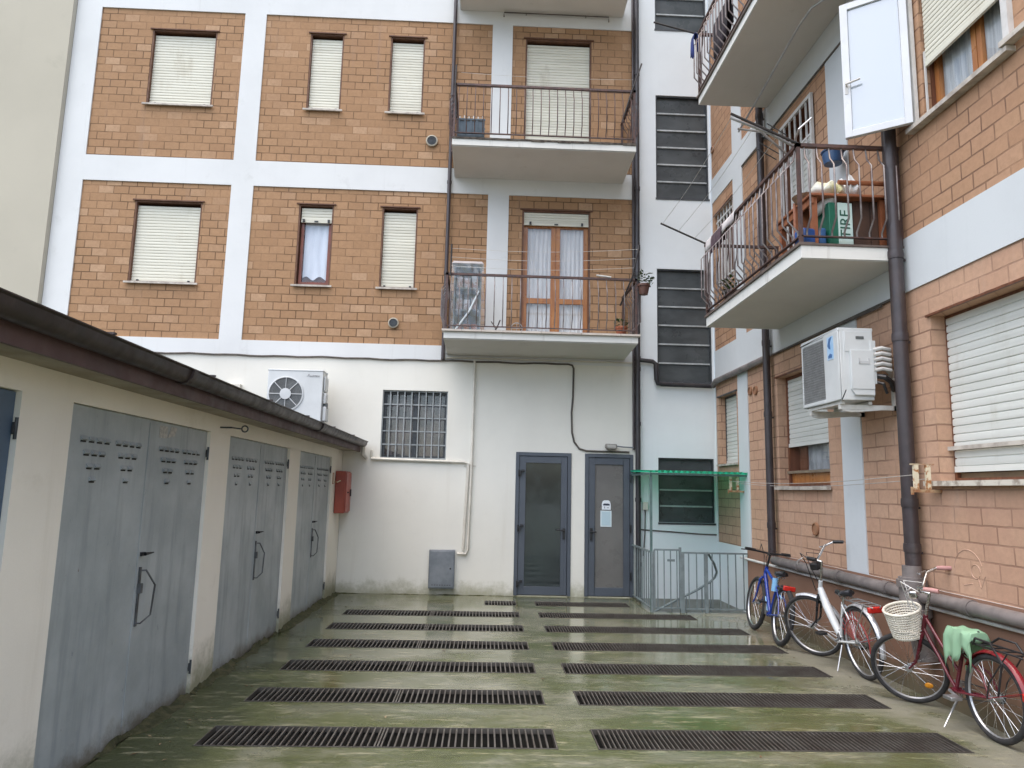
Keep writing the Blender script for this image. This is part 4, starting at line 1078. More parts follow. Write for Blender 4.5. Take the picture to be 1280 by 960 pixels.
# crate on the upper balcony
cr = thing('plastic_crate', 'slate blue plastic crate on the upper balcony floor', 'crate', FB, (-.33,-.80,6.69))
m = MB()
for (a, b, c_, d) in ((-.20,.20,-.13,-.115),(-.20,.20,.115,.13),(-.20,-.185,-.115,.115),(.185,.20,-.115,.115)): m.box(a,b,c_,d,.0,.30)
m.box(-.185,.185,-.115,.115,0,.012); CRM = pm('slate_blue_plastic', c3(.055,.085,.11), c3(.04,.065,.085), 6, .5); m.build('body', CRM, cr)
q = MB()
for i in range(5): q.box(-.18+i*.09-.012, -.18+i*.09+.012, -.142, -.1315, .01, .30)
q.build('rib', CRM, cr)
for a_, b_ in ((-.145,-.131),(.131,.145)): MB().box(-.21,.21,a_,b_,.301,.325).build('rim', CRM, cr)
q = MB(); 
for i in range(6): q.box(-.17+i*.068-.008,-.17+i*.068+.008,-.137,-.122,.325,.36+.012*(i%2))
q.build('clothes_peg', PIPEW, cr)
# wrapped cabinet on the lower balcony
wc = thing('wrapped_cabinet', 'low shelf cabinet wrapped in clear plastic sheet on the lower balcony', 'cabinet', FB, (-.31,-.62,3.785))
SH = pm('cabinet_grey', c3(.10,.13,.14), c3(.15,.17,.17), 5, .6)
m = MB().box(-.20,-.18,-.16,.16,0,1.0).box(.18,.20,-.16,.16,0,1.0)
for zz in (.02,.33,.66,.98): m.box(-.18,.18,-.16,.16,zz,zz+.02)
m.box(-.18,.18,.14,.16,.04,.98); m.build('shelf', SH, wc)
q = MB(); rg = random.Random(4)
for zz in (.36,.69):
    for i in range(3): q.box(-.16+i*.11,-.07+i*.11,-.12,.08,zz,zz+.14+.1*rg.random())
q.build('stored_box', pm('stored_boxes', c3(.36,.38,.40), c3(.22,.14,.12), 5, .7, lo=.45, hi=.55), wc, bevel=.004)
q = MB(); 
for i in range(3): q.lathe([(.03,.041),(.055,.14),(.06,.14),(.05,.15)], 12, 'z', (-.11+i*.11,-.05,0))
q.build('stored_pot', TERRA, wc)
vs = []; fs = []; nx, nz = 22, 26
for k in range(nz+1):
    for i in range(nx+1):
        s = i/nx; z = 1.03*k/nz
        x = -.235+.47*s; y = -.19-.012*math.sin(17*s+9*z*1.3)*math.cos(7*s-11*z)-.02*rg.random()*(.3 if 0 < i < nx else 0)
        vs.append((x+(.05*(1-k/nz)**2 if s > .5 else -.0)*(s-.5)*2, y, z))
for k in range(nz):
    for i in range(nx): a = k*(nx+1)+i; fs.append((a,a+1,a+nx+2,a+nx+1))
MB().add(vs, fs).build('plastic_sheet', glass('clear_plastic_film', refl=.05, rough=.12, body=c3(.62,.68,.70), opac=.14), wc)
m = MB().box(-.235,.225,-.19,.18,1.032,1.05).box(-.22,.21,-.17,.17,1.051,1.075); m.build('top_cover', pm('pale_plastic_cover', c3(.56,.52,.50), c3(.46,.42,.41), 5, .4), wc, bevel=.005)
m = MB().tube([(-.17,-.19,.02),(.03,-.215,.30),(.17,-.21,.62)], .014, 6); m.build('plastic_fold', pm('white_film_fold', c3(.66,.72,.74), c3(.5,.56,.58), 8, .25), wc)
# odds and ends on the lower balcony floor
wr = tag(MB().torus((0,0,.085), .08, .006, 'y', 24, 6).tube([(-.08,0,.085),(.08,0,.085)], .004, 5).tube([(0,0,.0),(0,0,.165)], .004, 5).build('wire_ring', ALU), 'small wire hoop leaning behind the lower balcony bars', 'hoop'); wr.matrix_world = FB @ Matrix.Translation((.42,-.80,3.785)) @ Matrix.Rotation(R(12),4,'X')
ms = tag(MB().tube([(0,0,0),(.06,.1,.12),(.10,.16,.24)], .010, 6).tube([(.06,0,0),(.02,.05,.12),(-.03,.10,.20)], .008, 6).box(-.05,.16,-.02,.04,0,.02).build('hand_tool', IRONB), 'dark hand tool lying beside the wrapped cabinet', 'tool'); ms.matrix_world = FB @ Matrix.Translation((.08,-.80,3.785))
# drying arms
def drying_arms(name, lab, frame, arms, lines, r=.012, mt=None):
    d = thing(name, lab, 'drying rack', frame, arms[0][0])
    o = Vector(arms[0][0])
    for a in arms: MB().tube([Vector(p)-o for p in a], r, 8).build('arm', mt or IRONB, d)
    q = MB()
    for (a, b, sag) in lines:
        a = Vector(a)-o; b = Vector(b)-o
        q.tube([a+(b-a)*i/10-Vector((0,0,sag*math.sin(pi*i/10))) for i in range(11)], .0025, 4)
    if lines: q.build('cord', pm('pale_cord_'+name, c3(.60,.58,.54), c3(.5,.48,.44), 9, .7), d)
    return d
Yb = -1.05
drying_arms('drying_rack', 'black drying arms with pale cords along the lower balcony rail', FB,
    [[(1.93,Yb+.25,4.26),(2.06,Yb+.0,4.62),(2.16,Yb-.02,5.10)],[(-.55,Yb+.02,4.56),(-.545,Yb+.0,5.02)]],
    [((-.545,Yb,4.70+.13*k),(2.09+.03*k,Yb,4.76+.14*k),.05) for k in range(3)])
drying_arms('drying_rack', 'black drying arms folded up at both ends of the upper balcony rail', FB,
    [[(1.93,Yb+.10,7.05),(2.06,Yb,7.50),(2.21,Yb,7.95)],[(-.55,Yb+.05,7.0),(-.58,Yb,7.47),(-.57,Yb,7.8)]], [((-.5,Yb+.06,7.72),(2.1,Yb+.06,7.72),.03)])
b_ = tag(MB().tube([(0,0,0),(.21,0,-.022)], .014, 8).build('white_stick', PIPEW), 'short white stick lying on the lower balcony rail', 'stick'); b_.matrix_world = FB @ Matrix.Translation((1.55,-1.0,4.645))
# wing balcony: folding rack off the long side
d = drying_arms('drying_rack', 'black drying arms with long cords off the brick wing balcony', FR,
    [[(U(8.48),-.88,4.62),(U(8.48),-1.46,4.87)],[(U(5.86),-.88,4.62),(U(5.86),-1.48,4.88)]],
    [((U(8.48),-1.04-.2*k,4.69+.085*k),(U(5.86),-1.06-.2*k,4.70+.085*k),.05) for k in range(3)])
fr_ = thing('folded_airer', 'folded metal clothes airer on the near corner of the wing balcony rail', 'airer', FR, (U(5.95),-.86,4.63))
q = MB().tube([(0,0,0),(.05,-.26,.10),(.02,-.60,.25)], .012, 8).tube([(-.18,.02,0),(-.04,-.30,.16),(-.02,-.52,.17)], .010, 8).tube([(-.30,.05,.02),(.02,.02,.17),(.06,.12,.26)], .009, 8)
q.build('tube_frame', ALU, fr_)
q = MB()
for i in range(5): q.tube([(-.30+.06*i,-.06,.03+.03*i),(-.24+.06*i,-.26,.10+.03*i)], .005, 6)
q.build('wire', STEELD, fr_)
# cloths
def cloth(name, lab, frame, loc, L, drop, mt, seed, along='x', thick=.006, cat='cloth', kn=3):
    rg = random.Random(seed); vs = []; fs = []; n = 26; prof = [(-.035,-drop),(-.036,-drop*.6),(-.034,-drop*.2),(-.026,0),(0,.022),(.026,0),(.034,-drop*.25),(.035,-drop*.7)]
    for i in range(n+1):
        s = i/n; w = .5*math.sin(s*kn*6.28)+.3*math.sin(s*kn*13+1)
        for (a, b) in prof:
            vs.append((L*s+.01*w*(b/drop), a*(1+.35*w*abs(b)/drop), b*(1+.12*math.sin(5*s+seed))))
    k = len(prof)
    for i in range(n):
        for j in range(k-1): fs.append((i*k+j, i*k+j+1, (i+1)*k+j+1, (i+1)*k+j))
    o = MB().add(vs, fs).build(name, mt)
    md = o.modifiers.new('thickness', 'SOLIDIFY'); md.thickness = thick
    tag(o, lab, cat); o.matrix_world = frame @ Matrix.Translation(loc); return o
cloth('draped_cloth', 'long white cloth draped over the far end of the wing balcony rail', FR, (U(8.40),-.885,4.62), 1.0, .12, pm('white_cloth', c3(.66,.64,.62), c3(.5,.46,.46), 6, .9), 1)
cloth('dark_cloth', 'dark purple cloth draped on the far rail below the white cloth', FR, (U(8.15),-.90,4.60), .35, .20, pm('purple_cloth', c3(.09,.055,.07), c3(.06,.04,.05), 6, .9), 2)
cloth('blue_cloth', 'royal blue cloth hanging at the end of the top right balcony', FR, (U(8.66)-.03,-.95,7.52), .12, .30, pm('blue_cloth', c3(.03,.05,.20), c3(.02,.035,.13), 6, .9), 4)
cloth('black_garment', 'black garment hanging behind the bars of the top right balcony', FR, (U(8.2),-.80,7.40), .5, .50, pm('black_garment', c3(.02,.018,.022), c3(.05,.035,.045), 5, .9), 6)
tag(drying_arms('drying_rack', 'single black drying arm projecting from the top right balcony end', FR, [[(U(8.60),-.88,7.53),(U(8.60),-1.5,7.68)]], []))
# planter with a green shrub at the far end of the wing balcony
pot('potted_shrub', 'small green shrub in a pot at the far end of the wing balcony', FR, (U(7.9),-.80,3.72), .09, .14, pm('dark_pot', c3(.05,.04,.035), c3(.07,.05,.04), 8, .7), (70,.09,.17,.05), 8, 'plant')
# table and its load
tb = thing('balcony_table', 'orange brown wooden table on the wing balcony', 'table', FR, (U(6.35),-.40,3.72))
m = MB().box(-.30,.46,-.38,.34,.445,.470).box(-.28,.44,-.36,-.335,.38,.444).box(-.28,.44,.30,.32,.38,.444)
TBW = pm('orange_table_wood', c3(.34,.12,.05), c3(.24,.08,.035), 5, .5, stretch=(6,1,1)); m.build('table_top', TBW, tb, bevel=.006)
for (x, y) in ((-.25,-.33),(.40,-.33),(-.25,.29),(.40,.29)): MB().box(x-.025,x+.025,y-.025,y+.025,0,.444).build('leg', TBW, tb)
def heap(name, lab, frame, loc, rx, ry, rz, mt, seed, cat):
    rg = random.Random(seed); m = MB(); m.ball((0,0,rz*.5), rx, ry, rz*.5, 22, 12)
    m.v = [(x*(1+.16*math.sin(9*y/ry+seed)+.08*rg.random()), y*(1+.14*math.sin(7*x/rx)), max(0,z*(1+.3*math.sin(6*x/rx+seed)*math.cos(5*y/ry)))) for x, y, z in m.v]
    o = tag(m.build(name, mt), lab, cat); o.matrix_world = frame @ Matrix.Translation(loc); return o
heap('folded_linen', 'pale yellow linen heaped on the balcony table', FR, (U(6.02),-.56,4.192), .12, .15, .13, pm('pale_yellow_linen', c3(.70,.66,.34), c3(.72,.72,.66), 5, .9), 3, 'linen')
heap('white_linen', 'white crumpled linen on top of the balcony table beside the yellow heap', FR, (U(6.05),-.36,4.192), .11, .10, .19, pm('white_linen', c3(.74,.74,.72), c3(.6,.6,.58), 5, .9), 5, 'linen')
wt = thing('wicker_tray', 'brown wicker tray at the edge of the balcony table', 'tray', FR, (U(6.14),-.70,4.192)); MB().lathe([(.09,.0),(.12,.06),(.125,.06),(.095,.012)], 18).build('bowl', pm('wicker', c3(.16,.09,.05), c3(.24,.14,.08), 40, .8), wt)
bt = tag(MB().lathe([(.045,-.13),(.048,-.10),(.048,.06),(.018,.11),(.018,.14)], 16, 'x').build('plastic_bottle', PIPEW), 'white plastic bottle tied slanting behind the near balcony bars', 'bottle')
bt.matrix_world = FR @ Matrix.Translation((U(6.0),-.60,4.13)) @ Matrix.Rotation(R(62),4,'Z') @ Matrix.Rotation(R(-35),4,'Y')
# bags and boxes under the table
def softbox(name, lab, loc, sx, sy, sz, mt, cat, rz=0):
    o = thing(name, lab, cat, FR, loc, rz); MB().box(-sx/2,sx/2,-sy/2,sy/2,0,sz).build('body', mt, o, bevel=.02); return o
cb = thing('printed_carton', 'green carton with white lettered side under the balcony table', 'carton', FR, (U(6.02),-.52,3.715), R(6))
MB().box(-.10,.10,-.10,.10,0,.40).build('body', pm('green_carton', c3(.012,.14,.085), c3(.01,.11,.07), 5, .5), cb, bevel=.004)
MB().box(.101,.106,-.02,.115,.01,.40).box(-.0,.1,.101,.116,.01,.40).build('white_side', pm('pale_carton_side', c3(.58,.74,.70), c3(.5,.66,.62), 6, .5), cb)
def text_mesh(body, size, depth=.001):
    cu = bpy.data.curves.new('lettering', 'FONT'); cu.body = body; cu.size = size; cu.extrude = depth; cu.align_x = 'CENTER'; cu.align_y = 'CENTER'
    ob = bpy.data.objects.new('lettering', cu); COL.objects.link(ob)
    bpy.context.view_layer.update()
    me = bpy.data.meshes.new_from_object(ob.evaluated_get(bpy.context.evaluated_depsgraph_get()))
    bpy.data.objects.remove(ob); bpy.data.curves.remove(cu); return me
me = text_mesh('TIRE', .135); me.materials.append(pm('dark_green_print', c3(.01,.09,.06), c3(.012,.10,.065), 6, .5))
lt = bpy.data.objects.new('lettering', me); COL.objects.link(lt); lt.parent = cb
# lettering stands on its side on the near face (+x)
lt.matrix_local = Matrix.Translation((.1075,.048,.205)) @ Matrix(((0,0,1,0),(0,-1,0,0),(1,0,0,0),(0,0,0,1))) @ Matrix.Scale(1.0,4)
softbox('blue_bag', 'blue plastic bag on the balcony floor at the near corner', (U(5.98),-.80,3.715), .14, .13, .16, pm('blue_bag_plastic', c3(.02,.08,.28), c3(.015,.06,.20), 5, .4), 'bag', .2)
softbox('blue_box', 'dark blue box between the green carton and the railing', (U(5.98),-.665,3.715), .12, .07, .17, pm('blue_box_plastic', c3(.025,.10,.25), c3(.02,.08,.20), 5, .5), 'box')
softbox('orange_panel', 'orange wooden board leaning under the balcony table', (U(6.20),-.70,3.715), .03, .20, .50, TBW, 'board')
bx = thing('brown_cabinet', 'dark brown low cabinet on the balcony against the brick wall', 'cabinet', FR, (U(6.10),-.20,3.715))
BRD = pm('dark_brown_board', c3(.085,.042,.025), c3(.055,.028,.018), 6, .6)
MB().box(-.12,.10,-.17,.17,0,.50).build('body', BRD, bx, bevel=.005); MB().box(.101,.112,-.155,-.006,.02,.48).box(.101,.112,.006,.155,.02,.48).build('door', BRD, bx, bevel=.003)
MB().tube([(.16,-.30,.60),(.16,.18,.60)], .022, 8).build('round_rail', TBW, bx)
bs = thing('blue_basin', 'round blue basin hung on the white pilaster of the wing', 'basin', FR, (U(6.72),-.14,4.93))
MB().lathe([(.085,-.06),(.10,.02),(.10,.06),(.112,.06),(.112,.072),(.092,.072),(.078,-.048)], 24).build('bowl', pm('blue_basin_plastic', c3(.03,.085,.20), c3(.025,.07,.16), 5, .4), bs)
MB().tube([(0,.10,.06),(0,.14,.10)], .005, 5).build('hook', IRONB, bs)
# ------------------------------------------------------------------ bicycles (x forward, y left, z up, origin at the rear contact)
def wheel(parent, c, Rw, rt, T, rim_m, tyre_m, nsp=28, hubw=.045, disc=None):
    def M(): m = MB(); m.T = T; return m
    c = Vector(c)
    m = M(); prof = [(Rw-rt*1.9,-.011),(Rw-rt*1.1,-.014),(Rw-rt*.9,-.010),(Rw-rt*.9,.010),(Rw-rt*1.1,.014),(Rw-rt*1.9,.011),(Rw-rt*2.2,0),(Rw-rt*1.9,-.011)]
    m.lathe(prof, 44, 'y', c, cap=False)
    w = m.build('wheel', rim_m, parent)
    m = M(); m.torus(c, Rw-rt, rt, 'y', 44, 10); m.build('tyre', tyre_m, w)
    m = M()
    for i in range(nsp):
        a = 2*pi*i/nsp; s = 1 if i % 2 else -1; b = a+(.9 if (i//2) % 2 else -.9)
        m.tube([c+Vector((.022*math.cos(b), s*hubw*.6, .022*math.sin(b))), c+Vector(((Rw-rt*2)*math.cos(a), s*.003, (Rw-rt*2)*math.sin(a)))], .0013, 4, cap=False)
    m.build('spokes', CHROME, w)
    m = M(); m.lathe([(.012,-hubw),(.012,-hubw*.62),(.024,-hubw*.6),(.024,-hubw*.5),(.014,-hubw*.4),(.014,hubw*.4),(.024,hubw*.5),(.024,hubw*.6),(.012,hubw*.62),(.012,hubw)], 14, 'y', c)
    m.build('hub', ALU, w)
    return w
def fender(m, c, Rf, a0, a1, wd=.022, n=18):
    c = Vector(c); pr = [(-wd,-.010),(-wd*.6,.003),(0,.007),(wd*.6,.003),(wd,-.010)]; vs = []; fs = []
    for i in range(n+1):
        a = R(a0+(a1-a0)*i/n)
        for (y, d) in pr + [(yy*.96, dd-.003) for yy, dd in reversed(pr)]:
            vs.append(c+Vector(((Rf+d)*math.cos(a), y, (Rf+d)*math.sin(a))))
    k = len(pr)*2
    for i in range(n):
        for j in range(k): fs.append((i*k+j, i*k+(j+1) % k, (i+1)*k+(j+1) % k, (i+1)*k+j))
    return m.add(vs, fs)
def saddle(parent, p, mt, L=.24, W=.15):
    p = Vector(p); vs = []; fs = []; n = 12; k = 10
    for i in range(n+1):
        s = i/n; x = -L*.55+L*s*1.05
        wd = W*.5*(.62+.38*math.cos(min(1,s/.28)*pi-pi)) if s < .28 else W*.5*(1-.72*min(1,(s-.28)/.45)**.8)
        if i == 0: wd *= .8
        h = .028+.012*(1-s); zc = .012*math.cos(s*pi*1.3)
        for j in range(k):
            a = 2*pi*j/k; vs.append(p+Vector((x, wd*math.cos(a), zc+h*math.sin(a)*(1 if math.sin(a) > 0 else .7))))
    for i in range(n):
        for j in range(k): fs.append((i*k+j, i*k+(j+1) % k, (i+1)*k+(j+1) % k, (i+1)*k+j))
    fs += [tuple(range(k)), tuple(n*k+j for j in range(k))]
    s_ = MB().add(vs, fs).build('saddle', mt, parent)
    MB().tube([p+Vector((-.10,.03,-.02)),p+Vector((-.02,.03,-.045)),p+Vector((.09,.01,-.015))], .004, 6).tube([p+Vector((-.10,-.03,-.02)),p+Vector((-.02,-.03,-.045)),p+Vector((.09,-.01,-.015))], .004, 6).build('saddle_rail', CHROME, s_)
def bike(label, rear, front, lean, steer, o):
    dx, dy = front[0]-rear[0], front[1]-rear[1]; L = math.hypot(dx, dy)
    b = thing('bicycle', label, 'bicycle', None, (0,0,0), 0, 'bicycles leaning on the brick wing')
    b.matrix_world = Matrix.Translation((rear[0], rear[1], 0)) @ Matrix.Rotation(math.atan2(dy, dx), 4, 'Z') @ Matrix.Rotation(R(lean), 4, 'X')
    Rw = o['R']; rt = o['rt']; s = Rw/.33
    V = lambda x, z, y=0: Vector((x, y, z))
    rh, fh = V(0, Rw), V(L, Rw); bb_ = V(.435*L, Rw-.055*s)
    ax = Vector((-math.cos(R(70)), 0, math.sin(R(70)))); p0 = V(L-.055*s, Rw-.01)
    cr = p0+ax*(Rw+.045*s); hb_, ht = cr+ax*.015, cr+ax*(.015+o.get('head',.13)*s)
    st = bb_+Vector((-.31,0,.95)).normalized()*o['seat_tube']*s; sd = bb_+Vector((-.31,0,.95)).normalized()*o['seat']*s
    rot = Matrix.Translation(p0) @ Matrix.Rotation(R(steer), 4, ax) @ Matrix.Translation(-p0)
    F = lambda: _mk(rot)
    # frame
    m = MB(); fm = o['frame']
    m.tube([hb_-ax*.01, ht+ax*.01], .021*s, 12)
    m.tube([bb_-V(0,0,-.035), bb_-V(0,0,.035)], .024*s, 12)
    m.tube([bb_, st], .016*s, 10)
    for y in (.05*s, -.05*s):
        m.tube([bb_+V(0,0,y*.5), bb_+V(-.06*L,.0,y*.8), rh+V(0,0,y)], .010*s, 8)
        m.tube([st+V(0,-.02,y*.3), rh+V(.09*s,.16*s,y*.75), rh+V(0,0,y)], .008*s, 8)
    if o['kind'] == 'mtb':
        m.tube([hb_+ax*.03, bb_+V(.01,.02)], [.023*s,.021*s], 10); m.tube([ht-ax*.02, st-V(0,.03)], .017*s, 10)
    elif o['kind'] == 'big':
        pts = [hb_+ax*.05, hb_*.72+bb_*.28+V(-.02,.0), hb_*.38+bb_*.62+V(-.03,-.005), bb_+V(-.01,.02)]
        m.tube(pts, [.030*s,.042*s,.040*s,.028*s], 12)
    else:
        for q, (a, e) in enumerate(((hb_+ax*.02, bb_+V(0,.01)), (ht-ax*.01, bb_+Vector((-.31,0,.95)).normalized()*.17*s))):
            mid = a*.55+e*.45+V(-.012,-.022 if q else -.010)
            m.tube([a, a*.8+e*.2+V(-.004,-.01), mid, a*.25+e*.75+V(-.006,-.014), e], .0145*s, 10)
    m.build('frame', fm, b)
    if o.get('frame2'):
        if o['kind'] == 'mtb':
            MB().tube([st-V(0,.06), rh+V(.10*s,.18*s)], .012*s, 8).tube([bb_+V(.02,.03,.028), hb_*.45+bb_*.55+V(.0,0,.022)], .007, 6).build('frame_decal', o['frame2'], b)
        else:
            MB().tube([bb_+V(-.02,.0,.03), bb_+V(.02,.08), hb_*.35+bb_*.65+V(-.035,-.045)], .018*s, 10).build('lower_fairing', o['frame2'], b)
    # front assembly (steered)
    m = F()
    for y in (.045*s, -.045*s): m.tube([cr+V(0,0,y*.55), cr+V(0,0,y)-ax*.03, cr*.25+p0*.75+V(.004,0,y), fh+V(0,0,y)], [.014*s,.014*s,.011*s,.008*s], 8)
    m.bar(cr+V(0,0,.035*s), cr+V(0,0,-.035*s), .03*s, .025*s)
    fk = m.build('fork', o['fork'], b)
    wheel(b, fh, Rw, rt, rot, o['rim'], RUBBER); wheel(b, rh, Rw, rt, Matrix(), o['rim'], RUBBER, 28, .055)
    top = ht+ax*o['stem']*s; fwd = Vector((math.cos(R(20)),0,math.sin(R(20))))
    m = F(); m.tube([ht, top], .013*s, 10)
    hw = o['hw']
    if o['kind'] == 'mtb':
        m.tube([top, top+fwd*.07], .013, 10); c0 = top+fwd*.07
        m.tube([c0+V(-.02,.015,-hw), c0+V(0,.005,-hw*.4), c0, c0+V(0,.005,hw*.4), c0+V(-.02,.015,hw)], .0115, 10)
        gr_ = [(c0+V(-.005,.012,sg*(hw-.12)), c0+V(-.02,.015,sg*(hw+.005))) for sg in (1,-1)]
    else:
        m.tube([top, top+fwd*.05], .013, 10); c0 = top+fwd*.05
        rise = o['rise']; back = o['back']
        m.tube([c0+V(-back,rise*.9,-hw),c0+V(-back*.45,rise,-hw*.93),c0+V(-.02,rise*.9,-hw*.62),c0+V(0,rise*.25,-hw*.28),c0,c0+V(0,rise*.25,hw*.28),c0+V(-.02,rise*.9,hw*.62),c0+V(-back*.45,rise,hw*.93),c0+V(-back,rise*.9,hw)], .011, 10)
        gr_ = [(c0+V(-back*.45,rise,sg*hw*.93), c0+V(-back*1.02,rise*.9,sg*hw*1.005)) for sg in (1,-1)]
    hbm = m.build('handlebar', o['bar'], b)
    for a, e in gr_:
        m = F(); m.tube([a, a*.5+e*.5+V(0,.001), e], [.0165,.018,.0165], 10); m.build('grip', o['grip'], hbm)
    m = F()
    for sg in (1,-1): 
        q0 = c0+V(.03,o.get('rise',.02)*.8,sg*hw*.62); m.tube([q0, q0+V(.03,-.015,sg*.05), q0+V(-.01,-.02,sg*.14)], .006, 6)
    m.build('brake_lever', o.get('lever', ALU), hbm)
    m = F(); m.tube([c0+V(.0,.03,.10), c0+V(.12,.09,.05), c0+V(.12,-.03,0), cr+V(.03,.03)], .004, 6)
    m.tube([c0+V(.0,.03,-.10), c0+V(.13,.06,-.07), c0+V(.10,-.06,-.02), ht+V(.02,-.03)], .004, 6); m.build('cable', o.get('cable', BLACKP), hbm)
    m = F(); m.tube([cr+V(.02,-.02,.03), cr+V(.025,-.06,.035), cr+V(.02,-.08,.02)], .007, 6).tube([cr+V(.02,-.02,-.03), cr+V(.025,-.06,-.035), cr+V(.02,-.08,-.02)], .007, 6); m.build('brake', BLACKP, fk)
    # seat
    MB().tube([st-V(0,.02), sd-V(0,.03)], .0125*s, 10).build('seat_post', CHROME, b)
    if o.get('saddle'): saddle(b, sd, o['saddle'])
    # drive train
    m = MB(); m.lathe([(.068*s,-.046),(.075*s,-.046),(.075*s,-.050),(.068*s,-.050),(.068*s,-.046)], 28, 'y', bb_, cap=False)
    for i in range(5): a = 2*pi*i/5; m.bar(bb_+V(0,0,-.048), bb_+V(.07*s*math.cos(a),.07*s*math.sin(a),-.048), .004, .012)
    cs = m.build('crankset', ALU, b)
    ca = R(o.get('crank', 15)); cl = .15*s; cd = V(math.cos(ca), math.sin(ca))*cl
    for sg in (1,-1): MB().tube([bb_+V(0,0,-sg*.05), bb_+V(0,0,-sg*.066)+cd*sg*.5, bb_+cd*sg+V(0,0,-sg*.075)], [.012,.010,.011], 8).build('crank', ALU, cs)
    for sg in (1,-1):
        q0 = bb_+cd*sg+V(0,0,-sg*.12); MB().box(q0.x-.045,q0.x+.045,q0.y-.04,q0.y+.04,q0.z-.012,q0.z+.012).build('pedal', o.get('pedal', BLACKP), cs, bevel=.004)
    m = MB(); m.tube([bb_+V(0,.072*s,-.048), rh+V(0,.030,-.040)], .004, 5).tube([bb_+V(0,-.072*s,-.048), rh+V(0,-.030,-.040)], .004, 5); m.lathe([(.035,-.036),(.035,-.044)], 18, 'y', rh); m.build('chain', STEELD, b)
    # mudguards, racks, lamps
    if o.get('fender_r'):
        m = fender(MB(), rh, Rw+.018, 30, 192, .026); m.tube([rh+V(0,0,.055), rh+V(-(Rw+.01)*math.cos(R(20)),(Rw+.01)*math.sin(R(20)),.026)], .003, 5).tube([rh+V(0,0,-.055), rh+V(-(Rw+.01)*math.cos(R(20)),(Rw+.01)*math.sin(R(20)),-.026)], .003, 5)
        m.build('rear_mudguard', o['fender_r'], b)
    if o.get('fender_f'):
        m = F(); fender(m, fh, Rw+.018, o.get('ff0',45), 175, .024); m.build('front_mudguard', o['fender_f'], b)
    if o.get('rack'):
        zt = Rw*2+.045; m = MB(); x1, x0 = .14, -.30
        for y in (-.055,.055):
            m.tube([V(x1,zt,y*.6), V(x1-.05,zt+.004,y), V(x0+.03,zt,y), V(x0,zt-.01,y*.6)], .006, 6)
            m.tube([V(x0+.10,zt,y), V(-.03,Rw+.10,y*1.15), rh+V(0,0,y*1.1)], .005, 6)
        for xx in (-.25,-.14,-.03,.08): m.tube([V(xx,zt,-.055), V(xx,zt,.055)], .005, 6)
        if o.get('rack_loop'): 
            for y in (-.06,.06): m.tube([V(.10,zt,y), V(.04,zt+.05,y*1.4), V(-.10,zt+.045,y*1.5), V(-.20,zt-.06,y*1.6), V(-.14,Rw+.05,y*1.5)], .007, 6)
            m.tube([V(-.20,zt+.02,-.08), V(-.30,zt+.015,-.07), V(-.32,zt-.10,-.07)], .007, 6)
        m.build('rack', o['rack'], b)
    if o.get('lamp'):
        lx, lz = o['lamp']; m = MB(); m.box(lx-.022,lx+.018,-.062,.062,lz-.026,lz+.026); m.build('rear_light', o.get('lamp_m'), b, bevel=.010)
    if o.get('stand'):
        y = o['stand']; m = MB(); m.tube([bb_+V(-.06,-.03,.03), V(bb_.x-.12,.02,.03+y)], [.008,.006], 8); m.build('kickstand', ALU, b)
    if o.get('reflector'):
        a = R(o['reflector']); c = fh+V(math.cos(a)*Rw*.62, math.sin(a)*Rw*.62)
        m = F(); m.ball(c, .030, .008, .022, 10, 6); m.build('wheel_reflector', pm('amber_reflector', c3(.75,.33,.02), c3(.6,.22,.01), 20, .3), b)
    return b, dict(rh=rh, fh=fh, ht=ht, top=top, c0=c0, sd=sd, rot=rot, s=s, Rw=Rw, cr=cr, F=F)
def _mk(T): m = MB(); m.T = T; return m
REDL = pm('red_lamp_plastic', c3(.55,.03,.02), c3(.40,.02,.015), 14, .2)
BLUEF = pm('blue_frame_paint', c3(.018,.05,.30), c3(.015,.04,.24), 6, .25)
LBLUE = pm('pale_blue_paint', c3(.20,.42,.66), c3(.25,.46,.68), 6, .3)
WHITEF = pm('silver_white_frame', c3(.66,.68,.68), c3(.58,.60,.60), 6, .25)
REDF = pm('dark_red_frame', c3(.125,.014,.024), c3(.09,.011,.018), 6, .25)
REDB = pm('bright_red_mudguard', c3(.25,.02,.026), c3(.19,.015,.02), 6, .25)
SILV = pm('silver_mudguard', c3(.60,.61,.63), c3(.52,.53,.55), 6, .3, metal=.5)
BSAD = pm('black_saddle', c3(.014,.014,.016), c3(.022,.022,.025), 8, .3)
bl, k = bike('blue mountain bicycle with flat black handlebar, farthest along the brick wall', (3.14,7.74), (3.21,8.66), 9, 2,
  dict(kind='mtb', R=.305, rt=.026, frame=BLUEF, frame2=LBLUE, fork=BLUEF, rim=ALU, seat_tube=.40, seat=.52, stem=.16, hw=.27, bar=BLACKP, grip=BLACKP, saddle=BSAD, lamp=(-.09,.60), lamp_m=REDL, crank=-70, head=.12, lever=BLACKP))
MB().box(.06,.16,-.045,.045,.56,.585).tube([(.16,0,.60),(-.08,0,.61)], .010, 8).build('seat_bag', BLACKP, bl, bevel=.01)
MB().tube([(.30,.02,.52),(.30,.02,.66)], .034, 14).build('water_bottle', LBLUE, bl)
wh, k = bike('silver and white city bicycle with black saddle, between the blue and the red bicycle', (3.36,6.40), (3.34,7.25), -5, 36,
  dict(kind='big', R=.305, rt=.020, frame=WHITEF, frame2=pm('black_fairing', c3(.015,.015,.017), None, 6, .3), fork=BSAD, rim=ALU, seat_tube=.40, seat=.50, stem=.22, hw=.27, rise=.10, back=.16, bar=CHROME, grip=BLACKP, saddle=BSAD,
  lamp=(-.27,.625), lamp_m=REDL, fender_r=SILV, fender_f=SILV, ff0=75, rack=ALU, crank=200, stand=.10, head=.13))
m = MB()
